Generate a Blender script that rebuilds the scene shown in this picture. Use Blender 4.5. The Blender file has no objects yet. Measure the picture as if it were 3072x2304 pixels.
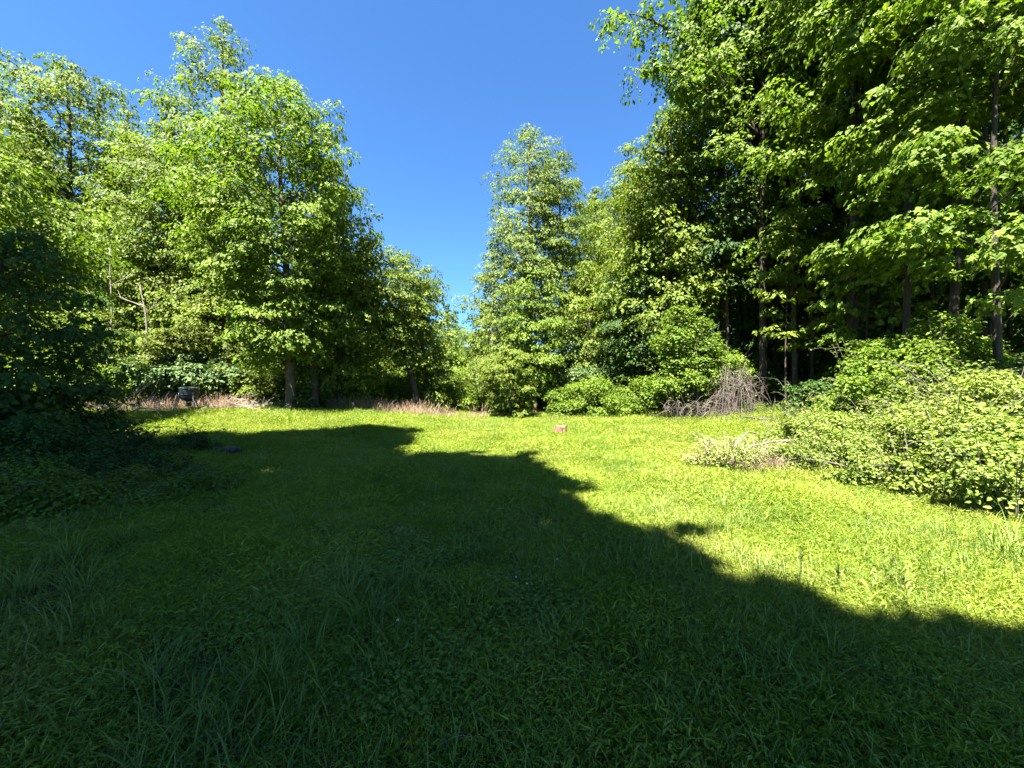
import bpy, math, random
import numpy as np
from math import sin, cos, pi, radians
sc = bpy.context.scene
COL = sc.collection

# ------------------------------------------------------------------ camera, sky, sun
CAM_Z = 1.60
FPX = 393.0          # focal length in pixels of a 1024 px wide picture
HOR = 386.0
cam = bpy.data.cameras.new('camera'); camo = bpy.data.objects.new('camera', cam); COL.objects.link(camo)
cam.sensor_width = 36; cam.lens = 36*FPX/1024; cam.clip_start = .05; cam.clip_end = 3000
camo.location = (0, 0, CAM_Z); camo.rotation_euler = (radians(90) + math.atan((HOR-384)/FPX), 0, 0)
sc.camera = camo

SUN_EL = radians(62); SUN_ROT = radians(206)          # behind and to the left of the camera
TO_SUN = np.array([sin(SUN_ROT)*cos(SUN_EL), cos(SUN_ROT)*cos(SUN_EL), sin(SUN_EL)])
w = bpy.data.worlds.new('World'); sc.world = w; w.use_nodes = True
nt = w.node_tree; nt.nodes.clear()
sky = nt.nodes.new('ShaderNodeTexSky'); sky.sky_type = 'NISHITA'; sky.sun_disc = False
sky.sun_elevation = SUN_EL; sky.sun_rotation = SUN_ROT
sky.air_density = 1.0; sky.dust_density = 0.3; sky.ozone_density = 3.0; sky.altitude = 200
bg = nt.nodes.new('ShaderNodeBackground'); bg.inputs[1].default_value = 0.052
wo = nt.nodes.new('ShaderNodeOutputWorld')
tint = nt.nodes.new('ShaderNodeMix'); tint.data_type = 'RGBA'; tint.blend_type = 'MULTIPLY'; tint.inputs[0].default_value = 1
tint.inputs[7].default_value = (.31, .52, .71, 1)
nt.links.new(sky.outputs[0], tint.inputs[6]); nt.links.new(tint.outputs[2], bg.inputs[0]); nt.links.new(bg.outputs[0], wo.inputs[0])
sl = bpy.data.lights.new('sun', 'SUN'); sl.energy = 5.0; sl.angle = radians(.53); sl.color = (1, .95, .86)
so = bpy.data.objects.new('sun', sl); COL.objects.link(so)
from mathutils import Vector
so.rotation_euler = Vector(TO_SUN).to_track_quat('Z', 'Y').to_euler(); so.location = (-10, -20, 40)
sc.view_settings.view_transform = 'Standard'; sc.view_settings.look = 'None'
sc.view_settings.exposure = 3.1; sc.view_settings.gamma = 1
sc.cycles.max_bounces = 8; sc.cycles.diffuse_bounces = 5; sc.cycles.transmission_bounces = 4
sc.cycles.sample_clamp_indirect = 4

# ------------------------------------------------------------------ helpers
def sstep(a, b, x):
    t = np.clip((np.asarray(x, float)-a)/(b-a), 0, 1); return t*t*(3-2*t)
def ground_z(x, y):
    x = np.asarray(x, float); y = np.asarray(y, float)
    side = sstep(2.0, 9.5, np.abs(x-1.0))
    h = .52*side*sstep(8, 16.5, y)
    h = h + .05*np.sin(x*.9+1.3)*np.sin(y*.7+.4) + .03*np.sin(x*2.1+y*1.3) * sstep(1, 3, y)
    h = h + .05*sstep(24, 60, y)*12*(.5+.5*np.sin(x*.05+1))
    return h
def wx(px, d): return (px-512)/FPX*d
def wz(py, d): return CAM_Z+(HOR-py)/FPX*d

def tag(o, label=None, cat=None, group=None, kind=None):
    if label: o['label'] = label
    if cat: o['category'] = cat
    if group: o['group'] = group
    if kind: o['kind'] = kind
    return o
def empty(name, loc, label, cat, group=None):
    o = bpy.data.objects.new(name, None); COL.objects.link(o); o.location = loc
    return tag(o, label, cat, group)

class MB:
    """collects vertices and faces with a per-vertex random value"""
    def __init__(s): s.v = []; s.t = []; s.q = []; s.r = []; s.n = 0
    def add(s, v, t=None, q=None, r=None):
        v = np.asarray(v, np.float32)
        if t is not None and len(t): s.t.append(np.asarray(t, np.int64)+s.n)
        if q is not None and len(q): s.q.append(np.asarray(q, np.int64)+s.n)
        s.v.append(v); s.r.append(np.zeros(len(v)) + (0.5 if r is None else r)); s.n += len(v)
    def mesh(s, name, mat, smooth=False):
        me = bpy.data.meshes.new(name)
        V = np.concatenate(s.v); T = np.concatenate(s.t) if s.t else np.zeros((0, 3), int)
        Q = np.concatenate(s.q) if s.q else np.zeros((0, 4), int)
        me.vertices.add(len(V)); me.vertices.foreach_set('co', V.astype(np.float32).ravel())
        L = np.concatenate([T.ravel(), Q.ravel()]).astype(np.int32)
        me.loops.add(len(L)); me.loops.foreach_set('vertex_index', L)
        me.polygons.add(len(T)+len(Q))
        ls = np.concatenate([np.arange(len(T))*3, len(T)*3+np.arange(len(Q))*4]).astype(np.int32)
        me.polygons.foreach_set('loop_start', ls)
        me.polygons.foreach_set('use_smooth', np.full(len(T)+len(Q), smooth))
        a = me.attributes.new('rnd', 'FLOAT', 'POINT'); a.data.foreach_set('value', np.concatenate(s.r).astype(np.float32))
        me.materials.append(mat); me.update(calc_edges=True)
        return me
    def build(s, name, mat, parent=None, smooth=False):
        o = bpy.data.objects.new(name, s.mesh(name, mat, smooth)); COL.objects.link(o)
        if parent: o.parent = parent
        return o

def unit(a): return a/np.maximum(np.linalg.norm(a, axis=-1, keepdims=True), 1e-9)
SH = {
 'diamond': (np.array([[0,0,0],[.42,.5,.06],[1,0,-.12],[.42,-.5,.06]]), np.array([[0,2,1],[0,3,2]])),
 'broad': (np.array([[0,0,0],[.28,.52,.05],[.68,.36,.02],[1,0,-.16],[.68,-.36,.02],[.28,-.52,.05]]),
           np.array([[0,3,2],[0,2,1],[0,4,3],[0,5,4]])),
 'lobed': (np.array([[0,0,0],[.1,.42,.02],[.42,.28,.03],[.62,.55,-.03],[.68,.2,.0],[1,0,-.14],[.68,-.2,0],[.62,-.55,-.03],[.42,-.28,.03],[.1,-.42,.02]]),
           np.array([[0,2,1],[0,4,2],[2,4,3],[0,5,4],[0,6,5],[0,8,6],[8,7,6],[0,9,8]])),
 'lance': (np.array([[0,0,0],[.35,.5,.05],[1,0,-.2],[.35,-.5,.05]]), np.array([[0,2,1],[0,3,2]])),
}
def leaves(mb, P, N, D, L, W, shape, rng):
    sh, F = SH[shape]; N = unit(N); D = unit(D-(D*N).sum(1, keepdims=True)*N); S = np.cross(N, D)
    n = len(P); L = np.broadcast_to(L, n)[:, None, None]; W = np.broadcast_to(W, n)[:, None, None]
    V = P[:, None]+D[:, None]*sh[None, :, 0:1]*L+S[:, None]*sh[None, :, 1:2]*W+N[:, None]*sh[None, :, 2:3]*L
    k = len(sh); f = (F[None]+(np.arange(n)*k)[:, None, None]).reshape(-1, 3)
    mb.add(V.reshape(-1, 3), t=f, r=np.repeat(rng.random(n), k))

def tube(mb, path, rad, sides=6, r=None, cap=False):
    path = np.asarray(path, float); rad = np.broadcast_to(rad, len(path))
    T = np.gradient(path, axis=0); T = unit(T)
    ref = np.array([0, 0, 1.]) if abs(T[:, 2]).mean() < .8 else np.array([1., 0, 0])
    A = unit(np.cross(T, ref)); B = np.cross(T, A)
    an = np.arange(sides)/sides*2*pi
    V = path[:, None]+rad[:, None, None]*(A[:, None]*np.cos(an)[None, :, None]+B[:, None]*np.sin(an)[None, :, None])
    n = len(path); i = np.arange(n-1)[:, None]*sides; j = np.arange(sides)[None]; k = (j+1) % sides
    q = np.stack([i+j, i+k, i+sides+k, i+sides+j], -1).reshape(-1, 4)
    V = V.reshape(-1, 3); t = None
    if cap:
        V = np.concatenate([V, path[:1], path[-1:]]); c0 = n*sides
        t = [[c0, (m+1) % sides, m] for m in range(sides)]+[[c0+1, (n-1)*sides+m, (n-1)*sides+(m+1) % sides] for m in range(sides)]
    mb.add(V, q=q, t=t, r=r)

def ring_lathe(mb, prof, sides=24, cx=0, cy=0):
    an = np.arange(sides)/sides*2*pi
    V = np.array([[cx+r*cos(a), cy+r*sin(a), z] for r, z in prof for a in an]); n = len(prof)
    i = np.arange(n-1)[:, None]*sides; j = np.arange(sides)[None]; k = (j+1) % sides
    q = np.stack([i+j, i+k, i+sides+k, i+sides+j], -1).reshape(-1, 4); mb.add(V, q=q)

# ------------------------------------------------------------------ materials
def nodes(name):
    m = bpy.data.materials.new(name); m.use_nodes = True; n = m.node_tree; n.nodes.clear()
    return m, n, n.nodes.new('ShaderNodeOutputMaterial')
def ramp(n, fac, cols):
    r = n.nodes.new('ShaderNodeValToRGB'); n.links.new(fac, r.inputs[0])
    e = r.color_ramp.elements
    while len(e) < len(cols): e.new(.5)
    for el, (p, c) in zip(e, cols): el.position = p; el.color = (*c, 1)
    return r.outputs[0]
def noise(n, scale, detail=3, vec=None, rough=.5):
    t = n.nodes.new('ShaderNodeTexNoise'); t.inputs['Scale'].default_value = scale; t.inputs['Detail'].default_value = detail
    t.inputs['Roughness'].default_value = rough
    if vec is None: vec = n.nodes.new('ShaderNodeNewGeometry').outputs['Position']
    n.links.new(vec, t.inputs['Vector']); return t.outputs['Fac']
def mth(n, op, a, b, c=None):
    m = n.nodes.new('ShaderNodeMath'); m.operation = op
    for i, x in enumerate((a, b, c)):
        if x is None: continue
        if isinstance(x, (int, float)): m.inputs[i].default_value = x
        else: n.links.new(x, m.inputs[i])
    return m.outputs[0]
def leaf_mat(name, cols, nscale=.5, nmix=.45, trans=.4, rough=.6, spec=.2, tcol=(1.15, 1.3, .5), drift=None):
    """colour from a per-leaf random value and a slow drift through the place"""
    m, n, out = nodes(name)
    at = n.nodes.new('ShaderNodeAttribute'); at.attribute_name = 'rnd'
    nz = noise(n, nscale, 2)
    nz = mth(n, 'MULTIPLY_ADD', nz, 2.0, -.5)
    f = mth(n, 'ADD', mth(n, 'MULTIPLY', at.outputs['Fac'], 1-nmix), mth(n, 'MULTIPLY', nz, nmix))
    c = ramp(n, f, cols)
    if drift:
        big = noise(n, .33, 3, None, .6); k = mth(n, 'SMOOTH_MIN', mth(n, 'MULTIPLY', mth(n, 'SUBTRACT', big, .44), 5.0), 1.0, .2)
        k = mth(n, 'MAXIMUM', k, 0.0); d2 = n.nodes.new('ShaderNodeMix'); d2.data_type = 'RGBA'; d2.blend_type = 'MULTIPLY'
        n.links.new(k, d2.inputs[0]); n.links.new(c, d2.inputs[6]); d2.inputs[7].default_value = (*drift, 1); c = d2.outputs[2]
    p = n.nodes.new('ShaderNodeBsdfPrincipled'); n.links.new(c, p.inputs['Base Color'])
    p.inputs['Roughness'].default_value = rough; p.inputs['Specular IOR Level'].default_value = spec
    tr = n.nodes.new('ShaderNodeBsdfTranslucent')
    mx = n.nodes.new('ShaderNodeMix'); mx.data_type = 'RGBA'; mx.blend_type = 'MULTIPLY'; mx.inputs[0].default_value = 1
    n.links.new(c, mx.inputs[6]); mx.inputs[7].default_value = (*tcol, 1); n.links.new(mx.outputs[2], tr.inputs[0])
    s = n.nodes.new('ShaderNodeMixShader'); s.inputs[0].default_value = trans
    n.links.new(p.outputs[0], s.inputs[1]); n.links.new(tr.outputs[0], s.inputs[2]); n.links.new(s.outputs[0], out.inputs[0])
    return m
def solid_mat(name, cols, scale=6, rough=.85, bump=.3, metal=0, stretch=(1, 1, 1), spec=.3):
    m, n, out = nodes(name)
    g = n.nodes.new('ShaderNodeTexCoord'); mp = n.nodes.new('ShaderNodeMapping'); n.links.new(g.outputs['Object'], mp.inputs[0])
    mp.inputs['Scale'].default_value = stretch
    f = noise(n, scale, 6, mp.outputs[0], .65); c = ramp(n, f, cols)
    p = n.nodes.new('ShaderNodeBsdfPrincipled'); n.links.new(c, p.inputs['Base Color'])
    p.inputs['Roughness'].default_value = rough; p.inputs['Metallic'].default_value = metal; p.inputs['Specular IOR Level'].default_value = spec
    if bump:
        b = n.nodes.new('ShaderNodeBump'); b.inputs['Strength'].default_value = bump; b.inputs['Distance'].default_value = .03
        n.links.new(noise(n, scale*2.5, 5, mp.outputs[0], .6), b.inputs['Height']); n.links.new(b.outputs[0], p.inputs['Normal'])
    n.links.new(p.outputs[0], out.inputs[0]); return m

M = {}
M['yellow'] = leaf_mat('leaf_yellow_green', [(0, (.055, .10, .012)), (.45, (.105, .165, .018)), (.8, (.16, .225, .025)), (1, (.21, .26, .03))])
M['mid'] = leaf_mat('leaf_mid_green', [(0, (.05, .085, .011)), (.5, (.11, .155, .018)), (1, (.19, .23, .028))])
M['pale'] = leaf_mat('leaf_pale_green', [(0, (.06, .095, .015)), (.5, (.115, .16, .025)), (1, (.195, .235, .04))])
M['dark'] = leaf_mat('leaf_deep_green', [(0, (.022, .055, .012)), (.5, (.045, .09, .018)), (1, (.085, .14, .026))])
M['olive'] = leaf_mat('leaf_olive', [(0, (.05, .075, .012)), (.6, (.13, .16, .03)), (.9, (.20, .17, .045)), (1, (.24, .13, .05))])
M['thin'] = leaf_mat('leaf_thin_green', [(0, (.07, .12, .012)), (.5, (.12, .18, .018)), (1, (.17, .23, .025))], trans=.5, tcol=(1.2, 1.35, .4))
M['poplar'] = leaf_mat('leaf_poplar', [(0, (.04, .08, .025)), (.5, (.08, .13, .04)), (1, (.15, .20, .07))], trans=.2)
M['bramble'] = leaf_mat('leaf_bramble', [(0, (.06, .10, .02)), (.5, (.15, .20, .032)), (.86, (.24, .27, .06)), (.95, (.23, .19, .07)), (1, (.24, .12, .08))], rough=.6, spec=.22)
M['turf'] = leaf_mat('low_grass', [(0, (.08, .145, .014)), (.35, (.16, .22, .019)), (.7, (.25, .30, .042)), (.9, (.30, .30, .075)), (1, (.30, .24, .09))], nscale=.8, nmix=.5, trans=.35, spec=.25, rough=.5, drift=(1.0, .93, 1.15))
M['blade'] = leaf_mat('grass_blade', [(0, (.05, .095, .02)), (.45, (.11, .165, .03)), (.88, (.18, .23, .045)), (1, (.26, .24, .10))], nscale=.7, nmix=.35, trans=.35, rough=.6, spec=.2, drift=(1.25, .98, 1.3))
M['clover'] = leaf_mat('clover_leaf', [(0, (.05, .09, .015)), (.5, (.10, .155, .022)), (1, (.16, .21, .035))], nscale=.8, trans=.25)
M['straw'] = leaf_mat('dry_stalk', [(0, (.12, .07, .045)), (.5, (.26, .18, .12)), (1, (.42, .34, .22))], nscale=1.5, nmix=.4, trans=.1, tcol=(1, 1, 1))
M['bark'] = solid_mat('bark_grey_brown', [(.25, (.035, .026, .018)), (.55, (.09, .07, .05)), (.8, (.17, .14, .10))], 5, stretch=(3, 3, .5), bump=.8)
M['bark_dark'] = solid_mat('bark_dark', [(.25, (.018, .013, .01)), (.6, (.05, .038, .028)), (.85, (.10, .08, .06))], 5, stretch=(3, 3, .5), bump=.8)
M['bark_green'] = solid_mat('bark_mossy', [(.25, (.04, .035, .016)), (.55, (.10, .085, .035)), (.8, (.18, .15, .07))], 5, stretch=(3, 3, .6), bump=.8)
M['deadwood'] = solid_mat('weathered_wood', [(.25, (.15, .12, .10)), (.6, (.34, .29, .25)), (.85, (.5, .45, .4))], 7, stretch=(3, 3, .8), bump=.5)
M['brush'] = solid_mat('dry_brush_wood', [(.25, (.045, .036, .03)), (.6, (.11, .09, .076)), (.85, (.19, .165, .145))], 9, bump=.3)
M['twig'] = solid_mat('pinkish_twigs', [(.25, (.16, .10, .08)), (.55, (.32, .22, .18)), (.8, (.45, .35, .28))], 9, bump=.2)
M['snag'] = solid_mat('snag_wood', [(.25, (.06, .05, .04)), (.55, (.15, .13, .11)), (.8, (.28, .25, .22))], 7, stretch=(3, 3, .8), bump=.5)
M['soil'] = solid_mat('soil', [(.3, (.018, .02, .008)), (.55, (.035, .042, .014)), (.8, (.07, .06, .03))], 2.2, bump=.6, rough=.95)
M['litter'] = leaf_mat('leaf_litter', [(0, (.04, .025, .015)), (.5, (.10, .065, .04)), (1, (.20, .15, .10))], trans=.05, tcol=(1, 1, 1), spec=.15)

# ------------------------------------------------------------------ ground
def make_ground():
    def axis(lo, hi, f0, f1, fine, far):
        a = list(np.arange(f0, f1, fine)); x = f0; s = fine
        while x > lo: s = min(s*1.25, far); x -= s; a.insert(0, x)
        x = f1; s = fine
        while x < hi: s = min(s*1.25, far); x += s; a.append(x)
        return np.array(a)
    X = axis(-900, 900, -30, 30, .4, 60); Y = axis(-300, 1500, -6, 28, .4, 60)
    gx, gy = np.meshgrid(X, Y); gz = ground_z(gx, gy)-.01
    V = np.stack([gx, gy, gz], -1).reshape(-1, 3); nx = len(X)
    i, j = np.meshgrid(np.arange(len(Y)-1), np.arange(nx-1), indexing='ij'); a = (i*nx+j).ravel()
    mb = MB(); mb.add(V, q=np.stack([a, a+1, a+nx+1, a+nx], -1))
    tag(mb.build('ground', M['soil'], smooth=True), 'dark soil under the grass of the clearing and the woods', 'ground', kind='structure')
make_ground()

# ------------------------------------------------------------------ trees
def bez(p0, p1, p2, n):
    t = np.linspace(0, 1, n)[:, None]; return (1-t)**2*p0+2*t*(1-t)*p1+t*t*p2

def crown_arrays(h, rad, base, prof, nleaf, lsize, seed, lean=(0, 0), trunk_r=.15, shape='diamond', nlimb=44,
                 rise=.35, spray=.75, extra=(), flat=.3, up=1.0, trunk_wob=.15, trunk_sides=9, topfrac=1.0, low=1.0):
    """trunk + limbs in one builder, leaves in another. local coordinates, foot at the origin"""
    rng = np.random.default_rng(seed)
    tb = MB(); lb = MB()
    n = 14; tz = np.linspace(-.25, h*.97*topfrac, n); u = np.clip(tz/h, 0, 1)
    ph = rng.random(4)*6
    px = lean[0]*u**1.3+trunk_wob*np.sin(u*5+ph[0])*u; py = lean[1]*u**1.3+trunk_wob*np.sin(u*4+ph[1])*u
    path = np.stack([px, py, tz], 1)
    rr = trunk_r*((1-u)**.8*.93+.05)+trunk_r*.5*np.exp(-np.maximum(tz, 0)/.25)
    tube(tb, path, rr, trunk_sides)
    def tp(z): return np.array([np.interp(z, tz, px), np.interp(z, tz, py), z])
    pu = [a for a, _ in prof]; pr = [b for _, b in prof]
    sprays = []  # x,y,z,a,outx,outy
    az = rng.random()*6
    for i in range(nlimb):
        uu = (i+rng.random())/nlimb; z = base+(h-base)*uu
        az += 2.4+rng.normal()*.35
        if uu < .55 and rng.random() > low: continue
        r = rad*np.interp(uu, pu, pr)*(.72+.34*rng.random()+.22*sin(az*2+uu*7+ph[2])*.6)
        r = max(r, .25)
        o = np.array([cos(az), sin(az), 0])
        s0 = tp(max(z-rise*r*1.4, base*.6)); e = tp(z)+o*r+np.array([0, 0, -.08*r*rng.random()])
        mid = s0+(e-s0)*.5+np.array([0, 0, rise*r*.35])
        ns = 7; L = bez(s0, mid, e, ns)
        L[1:-1] += rng.normal(size=(ns-2, 3))*.04*r
        lr = max(.012, trunk_r*.28*(1-uu*.6))
        tube(tb, L, np.linspace(lr, lr*.2, ns), 5)
        k = max(2, int(r*2.6))
        perp = np.array([-o[1], o[0], 0])
        for j in range(k):
            s = .28+.72*(j+rng.random()*.8)/k
            q = np.array([np.interp(s*(ns-1), range(ns), L[:, c]) for c in range(3)])
            for sg in (-1, 1):
                wdt = rng.random()*.5*r*(1.15-s)+.05*r
                c = q+perp*sg*wdt+o*wdt*.35+np.array([0, 0, rng.normal()*.12*r])
                a = spray*.82*(.45+.85*rng.random())*(.55+.45*min(1, r/1.8))
                sprays.append((*c, a, *(unit(c-tp(c[2]))[:2])))
                if wdt > .3: tube(tb, [q, (q+c)/2+[0, 0, .06], c], [lr*.35, lr*.25, lr*.1], 3)
    for k in range(5):
        c = tp(h-(k+.3)*.04*h)+rng.normal(size=3)*[.12, .12, .05]*(1+k*.5); sprays.append((*c, spray*.4*(1+.25*k), *rng.normal(size=2)))
    for (p0, p1, p2, cnt, a0, lr) in extra:      # long limbs of their own
        p0, p1, p2 = map(np.array, (p0, p1, p2)); L = bez(p0, p1, p2, 10); tube(tb, L, np.linspace(lr, lr*.15, 10), 6)
        for j in range(cnt):
            s = .25+.75*rng.random(); q = np.array([np.interp(s*9, range(10), L[:, c]) for c in range(3)])
            c = q+rng.normal(size=3)*[.7, .7, .5]*a0*1.2+[0, 0, -.15]
            sprays.append((*c, a0*(.6+.6*rng.random()), *(unit(p2-p0)[:2])))
            tube(tb, [q, c], [lr*.2, lr*.05], 3)
    S = np.array(sprays); wgt = S[:, 3]**2; wgt /= wgt.sum()
    idx = rng.choice(len(S), nleaf, p=wgt); C = S[idx]
    a = C[:, 3]; rho = np.sqrt(rng.random(nleaf)); th = rng.random(nleaf)*2*pi
    # leaves gather on a few twigs in every spray
    th = th+.35*np.sin(th*5+idx)
    off = np.stack([np.cos(th)*rho*a, np.sin(th)*rho*a, (rng.normal(size=nleaf)*.35*flat-.42*rho**2.2)*a], 1)
    P = C[:, :3]+off
    O = np.stack([C[:, 4], C[:, 5], np.zeros(nleaf)], 1)
    tilt = rng.normal(size=(len(S), 3))[idx]*.28
    dome = np.stack([np.cos(th)*rho, np.sin(th)*rho, np.full(nleaf, .7*up)], 1)
    N = dome*1.1+O*.35+rng.normal(size=(nleaf, 3))*.3+tilt
    D = unit(off)*1+O*.5+rng.normal(size=(nleaf, 3))*.5+[0, 0, -.35]
    Ls = lsize*(.4+.95*rng.random(nleaf))
    leaves(lb, P, N, D, Ls, Ls*(.78 if shape != 'lance' else .3), shape, rng)
    return tb, lb

def tree(name, label, px, d, top=None, h=None, mat='mid', bark='bark', cat='tree', group=None, x=None, **k):
    X = wx(px, d) if x is None else x; z0 = float(ground_z(X, d))
    if h is None: h = wz(top, d)-z0
    k.setdefault('base', h*.2)
    tb, lb = crown_arrays(h=h, **k)
    e = empty(name, (X, d, z0), label, cat, group)
    tb.build('trunk', M[bark], e, smooth=True); lb.build('crown', M[mat], e)
    return e
def dup(e, loc, rz, s, label=None, group=None):
    c = e.copy(); COL.objects.link(c); c.location = loc; c.rotation_euler = (0, 0, rz); c.scale = (s, s, s)
    if label: c['label'] = label
    if group: c['group'] = group
    for ch in list(e.children):
        q = ch.copy(); COL.objects.link(q); q.parent = c
    return c

OVAL = [(0, .45), (.2, .8), (.45, 1), (.65, .92), (.8, .66), (.92, .36), (1, .08)]
CONE = [(0, .6), (.15, .95), (.35, 1), (.55, .72), (.75, .48), (.9, .25), (1, .04)]
COLM = [(0, .75), (.2, 1), (.45, .95), (.7, .75), (.88, .45), (1, .08)]
HIGH = [(0, .35), (.15, .7), (.4, 1), (.8, .95), (1, .4)]
LOW = [(0, .9), (.3, 1), (.6, .9), (.85, .6), (1, .2)]

# --- left side
tree('maple_tree', 'big rounded yellow-green maple with a bare brown lower trunk beside the feeder', 291, 16, top=76, mat='yellow', bark='bark',
     rad=3.65, base=2.3, prof=[(0, .45), (.2, .7), (.42, .88), (.66, 1.02), (.78, .9), (.9, .55), (1, .12)], nleaf=70400, lsize=0.122, seed=11, lean=(-.55, 0), trunk_r=.19, nlimb=70, spray=.62)
tree('poplar_tree', 'tallest pointed tree rising behind the big rounded maple', 222, 21.5, top=17, mat='pale',
     rad=4.2, base=4, prof=[(0, .6), (.15, .95), (.35, 1), (.55, .82), (.75, .62), (.88, .4), (1, .06)], nleaf=36300, lsize=0.144, seed=12, trunk_r=.25, nlimb=64)
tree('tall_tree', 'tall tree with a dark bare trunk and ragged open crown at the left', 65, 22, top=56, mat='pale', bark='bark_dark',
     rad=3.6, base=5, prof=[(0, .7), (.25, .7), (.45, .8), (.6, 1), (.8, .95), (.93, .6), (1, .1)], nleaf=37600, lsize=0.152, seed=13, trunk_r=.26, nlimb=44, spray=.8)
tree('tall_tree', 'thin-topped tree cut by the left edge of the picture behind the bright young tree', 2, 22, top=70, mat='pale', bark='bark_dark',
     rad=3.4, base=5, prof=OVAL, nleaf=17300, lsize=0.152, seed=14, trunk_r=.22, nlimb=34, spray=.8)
tree('forest_tree', 'small-topped tree filling the dip between two tall crowns on the left', 124, 21, top=104, mat='mid',
     rad=2.9, base=2, prof=CONE, nleaf=23000, lsize=0.144, seed=15, trunk_r=.2, nlimb=46)
tree('forest_tree', 'tree with a limb reaching left into the sky beside the tallest pointed tree', 168, 20.5, top=100, mat='pale',
     rad=3.0, base=2, prof=COLM, nleaf=27600, lsize=0.144, seed=16, trunk_r=.2, nlimb=50,
     extra=[((0, 0, 10.5), (-1.5, 0, 13), (-2.2, -.3, 15.0), 12, .5, .06)])
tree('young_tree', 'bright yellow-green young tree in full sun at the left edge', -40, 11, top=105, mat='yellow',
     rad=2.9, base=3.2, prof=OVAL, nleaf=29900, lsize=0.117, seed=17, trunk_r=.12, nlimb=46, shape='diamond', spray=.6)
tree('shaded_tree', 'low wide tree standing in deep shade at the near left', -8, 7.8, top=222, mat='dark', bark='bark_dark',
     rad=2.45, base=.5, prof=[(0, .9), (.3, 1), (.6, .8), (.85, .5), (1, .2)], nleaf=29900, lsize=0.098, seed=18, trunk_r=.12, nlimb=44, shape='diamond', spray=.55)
tree('understory_tree', 'leafy young tree filling in below the tall crowns left of the maple', 160, 19.6, top=222, mat='mid',
     rad=2.6, base=.8, prof=LOW, nleaf=27600, lsize=0.119, seed=19, trunk_r=.1, nlimb=40)
tree('understory_tree', 'leafy young tree behind the pale leaning snags on the left', 105, 19.6, top=215, mat='mid',
     rad=2.6, base=1.0, prof=LOW, nleaf=23000, lsize=0.119, seed=20, trunk_r=.1, nlimb=40)
tree('understory_tree', 'green young tree between the tallest pointed tree and the maple', 228, 19.8, top=150, mat='mid',
     rad=2.8, base=1.6, prof=COLM, nleaf=27600, lsize=0.127, seed=21, trunk_r=.13, nlimb=46)
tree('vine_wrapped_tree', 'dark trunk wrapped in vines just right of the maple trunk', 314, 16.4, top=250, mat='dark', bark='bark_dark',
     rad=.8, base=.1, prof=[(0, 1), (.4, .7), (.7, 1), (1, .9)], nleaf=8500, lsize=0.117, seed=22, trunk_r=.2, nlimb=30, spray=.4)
tree('understory_tree', 'shadowy tree filling in behind the right half of the maple', 340, 18.2, top=235, mat='mid', bark='bark_dark',
     rad=2.2, base=1.0, prof=COLM, nleaf=23000, lsize=0.119, seed=23, trunk_r=.14, nlimb=44)
tree('leaning_tree', 'vine-hung tree leaning left beyond the brown weeds', 418, 19, top=240, mat='mid', bark='bark_dark',
     rad=2.3, base=2.6, prof=[(0, .35), (.25, .6), (.5, .9), (.75, 1), (.92, .7), (1, .3)], nleaf=27600, lsize=0.119, seed=24, trunk_r=.17, nlimb=46, lean=(-2.3, 0))
tree('leaning_tree', 'second vine-draped trunk standing right of the leaning tree', 428, 20.5, top=292, mat='mid', bark='bark_dark',
     rad=1.5, base=.4, prof=COLM, nleaf=12700, lsize=0.119, seed=25, trunk_r=.15, nlimb=30, lean=(-.6, 0))
tree('round_tree', 'smaller round-topped tree closing the left side of the sky gap', 422, 27, top=283, mat='pale',
     rad=2.6, base=1.2, prof=OVAL, nleaf=15000, lsize=0.152, seed=26, trunk_r=.15, nlimb=34)
tree('gap_tree', 'sunlit leafy tree seen between the maple and the leaning tree', 386, 25, top=300, mat='yellow', rad=2.6, base=.2, prof=LOW, nleaf=13200, lsize=0.136, seed=29, trunk_r=.1, nlimb=34)
# --- sky gap
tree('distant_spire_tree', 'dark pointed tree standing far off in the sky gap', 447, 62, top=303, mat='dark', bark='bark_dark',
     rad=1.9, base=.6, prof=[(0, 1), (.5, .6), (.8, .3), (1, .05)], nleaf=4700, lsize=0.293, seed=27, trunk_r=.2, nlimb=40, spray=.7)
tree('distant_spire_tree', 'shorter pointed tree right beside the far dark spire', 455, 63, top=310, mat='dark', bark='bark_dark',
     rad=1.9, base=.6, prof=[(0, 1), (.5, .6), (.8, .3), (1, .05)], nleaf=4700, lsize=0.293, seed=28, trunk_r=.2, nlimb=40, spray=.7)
for i, (px, d, top, rad, mt, lab) in enumerate([
        (438, 34, 318, 2.6, 'pale', 'soft green tree behind the vine-draped trunk in the gap'),
        (462, 36, 322, 3.0, 'yellow', 'bright light-green round tree in the middle of the gap'),
        (478, 32, 330, 2.4, 'pale', 'low leafy tree tucked against the left foot of the twin-peaked tree'),
        (488, 28, 300, 1.7, 'pale', 'slim pale tree closing the chink beside the rounded side tree'),
        (456, 27, 350, 2.0, 'yellow', 'sunlit low tree lowest in the gap above the field edge')]):
    tree('gap_tree', lab, px, d, top=top, mat=mt, rad=rad, base=.3, prof=LOW, nleaf=8500, lsize=0.185, seed=40+i, trunk_r=.12, nlimb=34)
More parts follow.
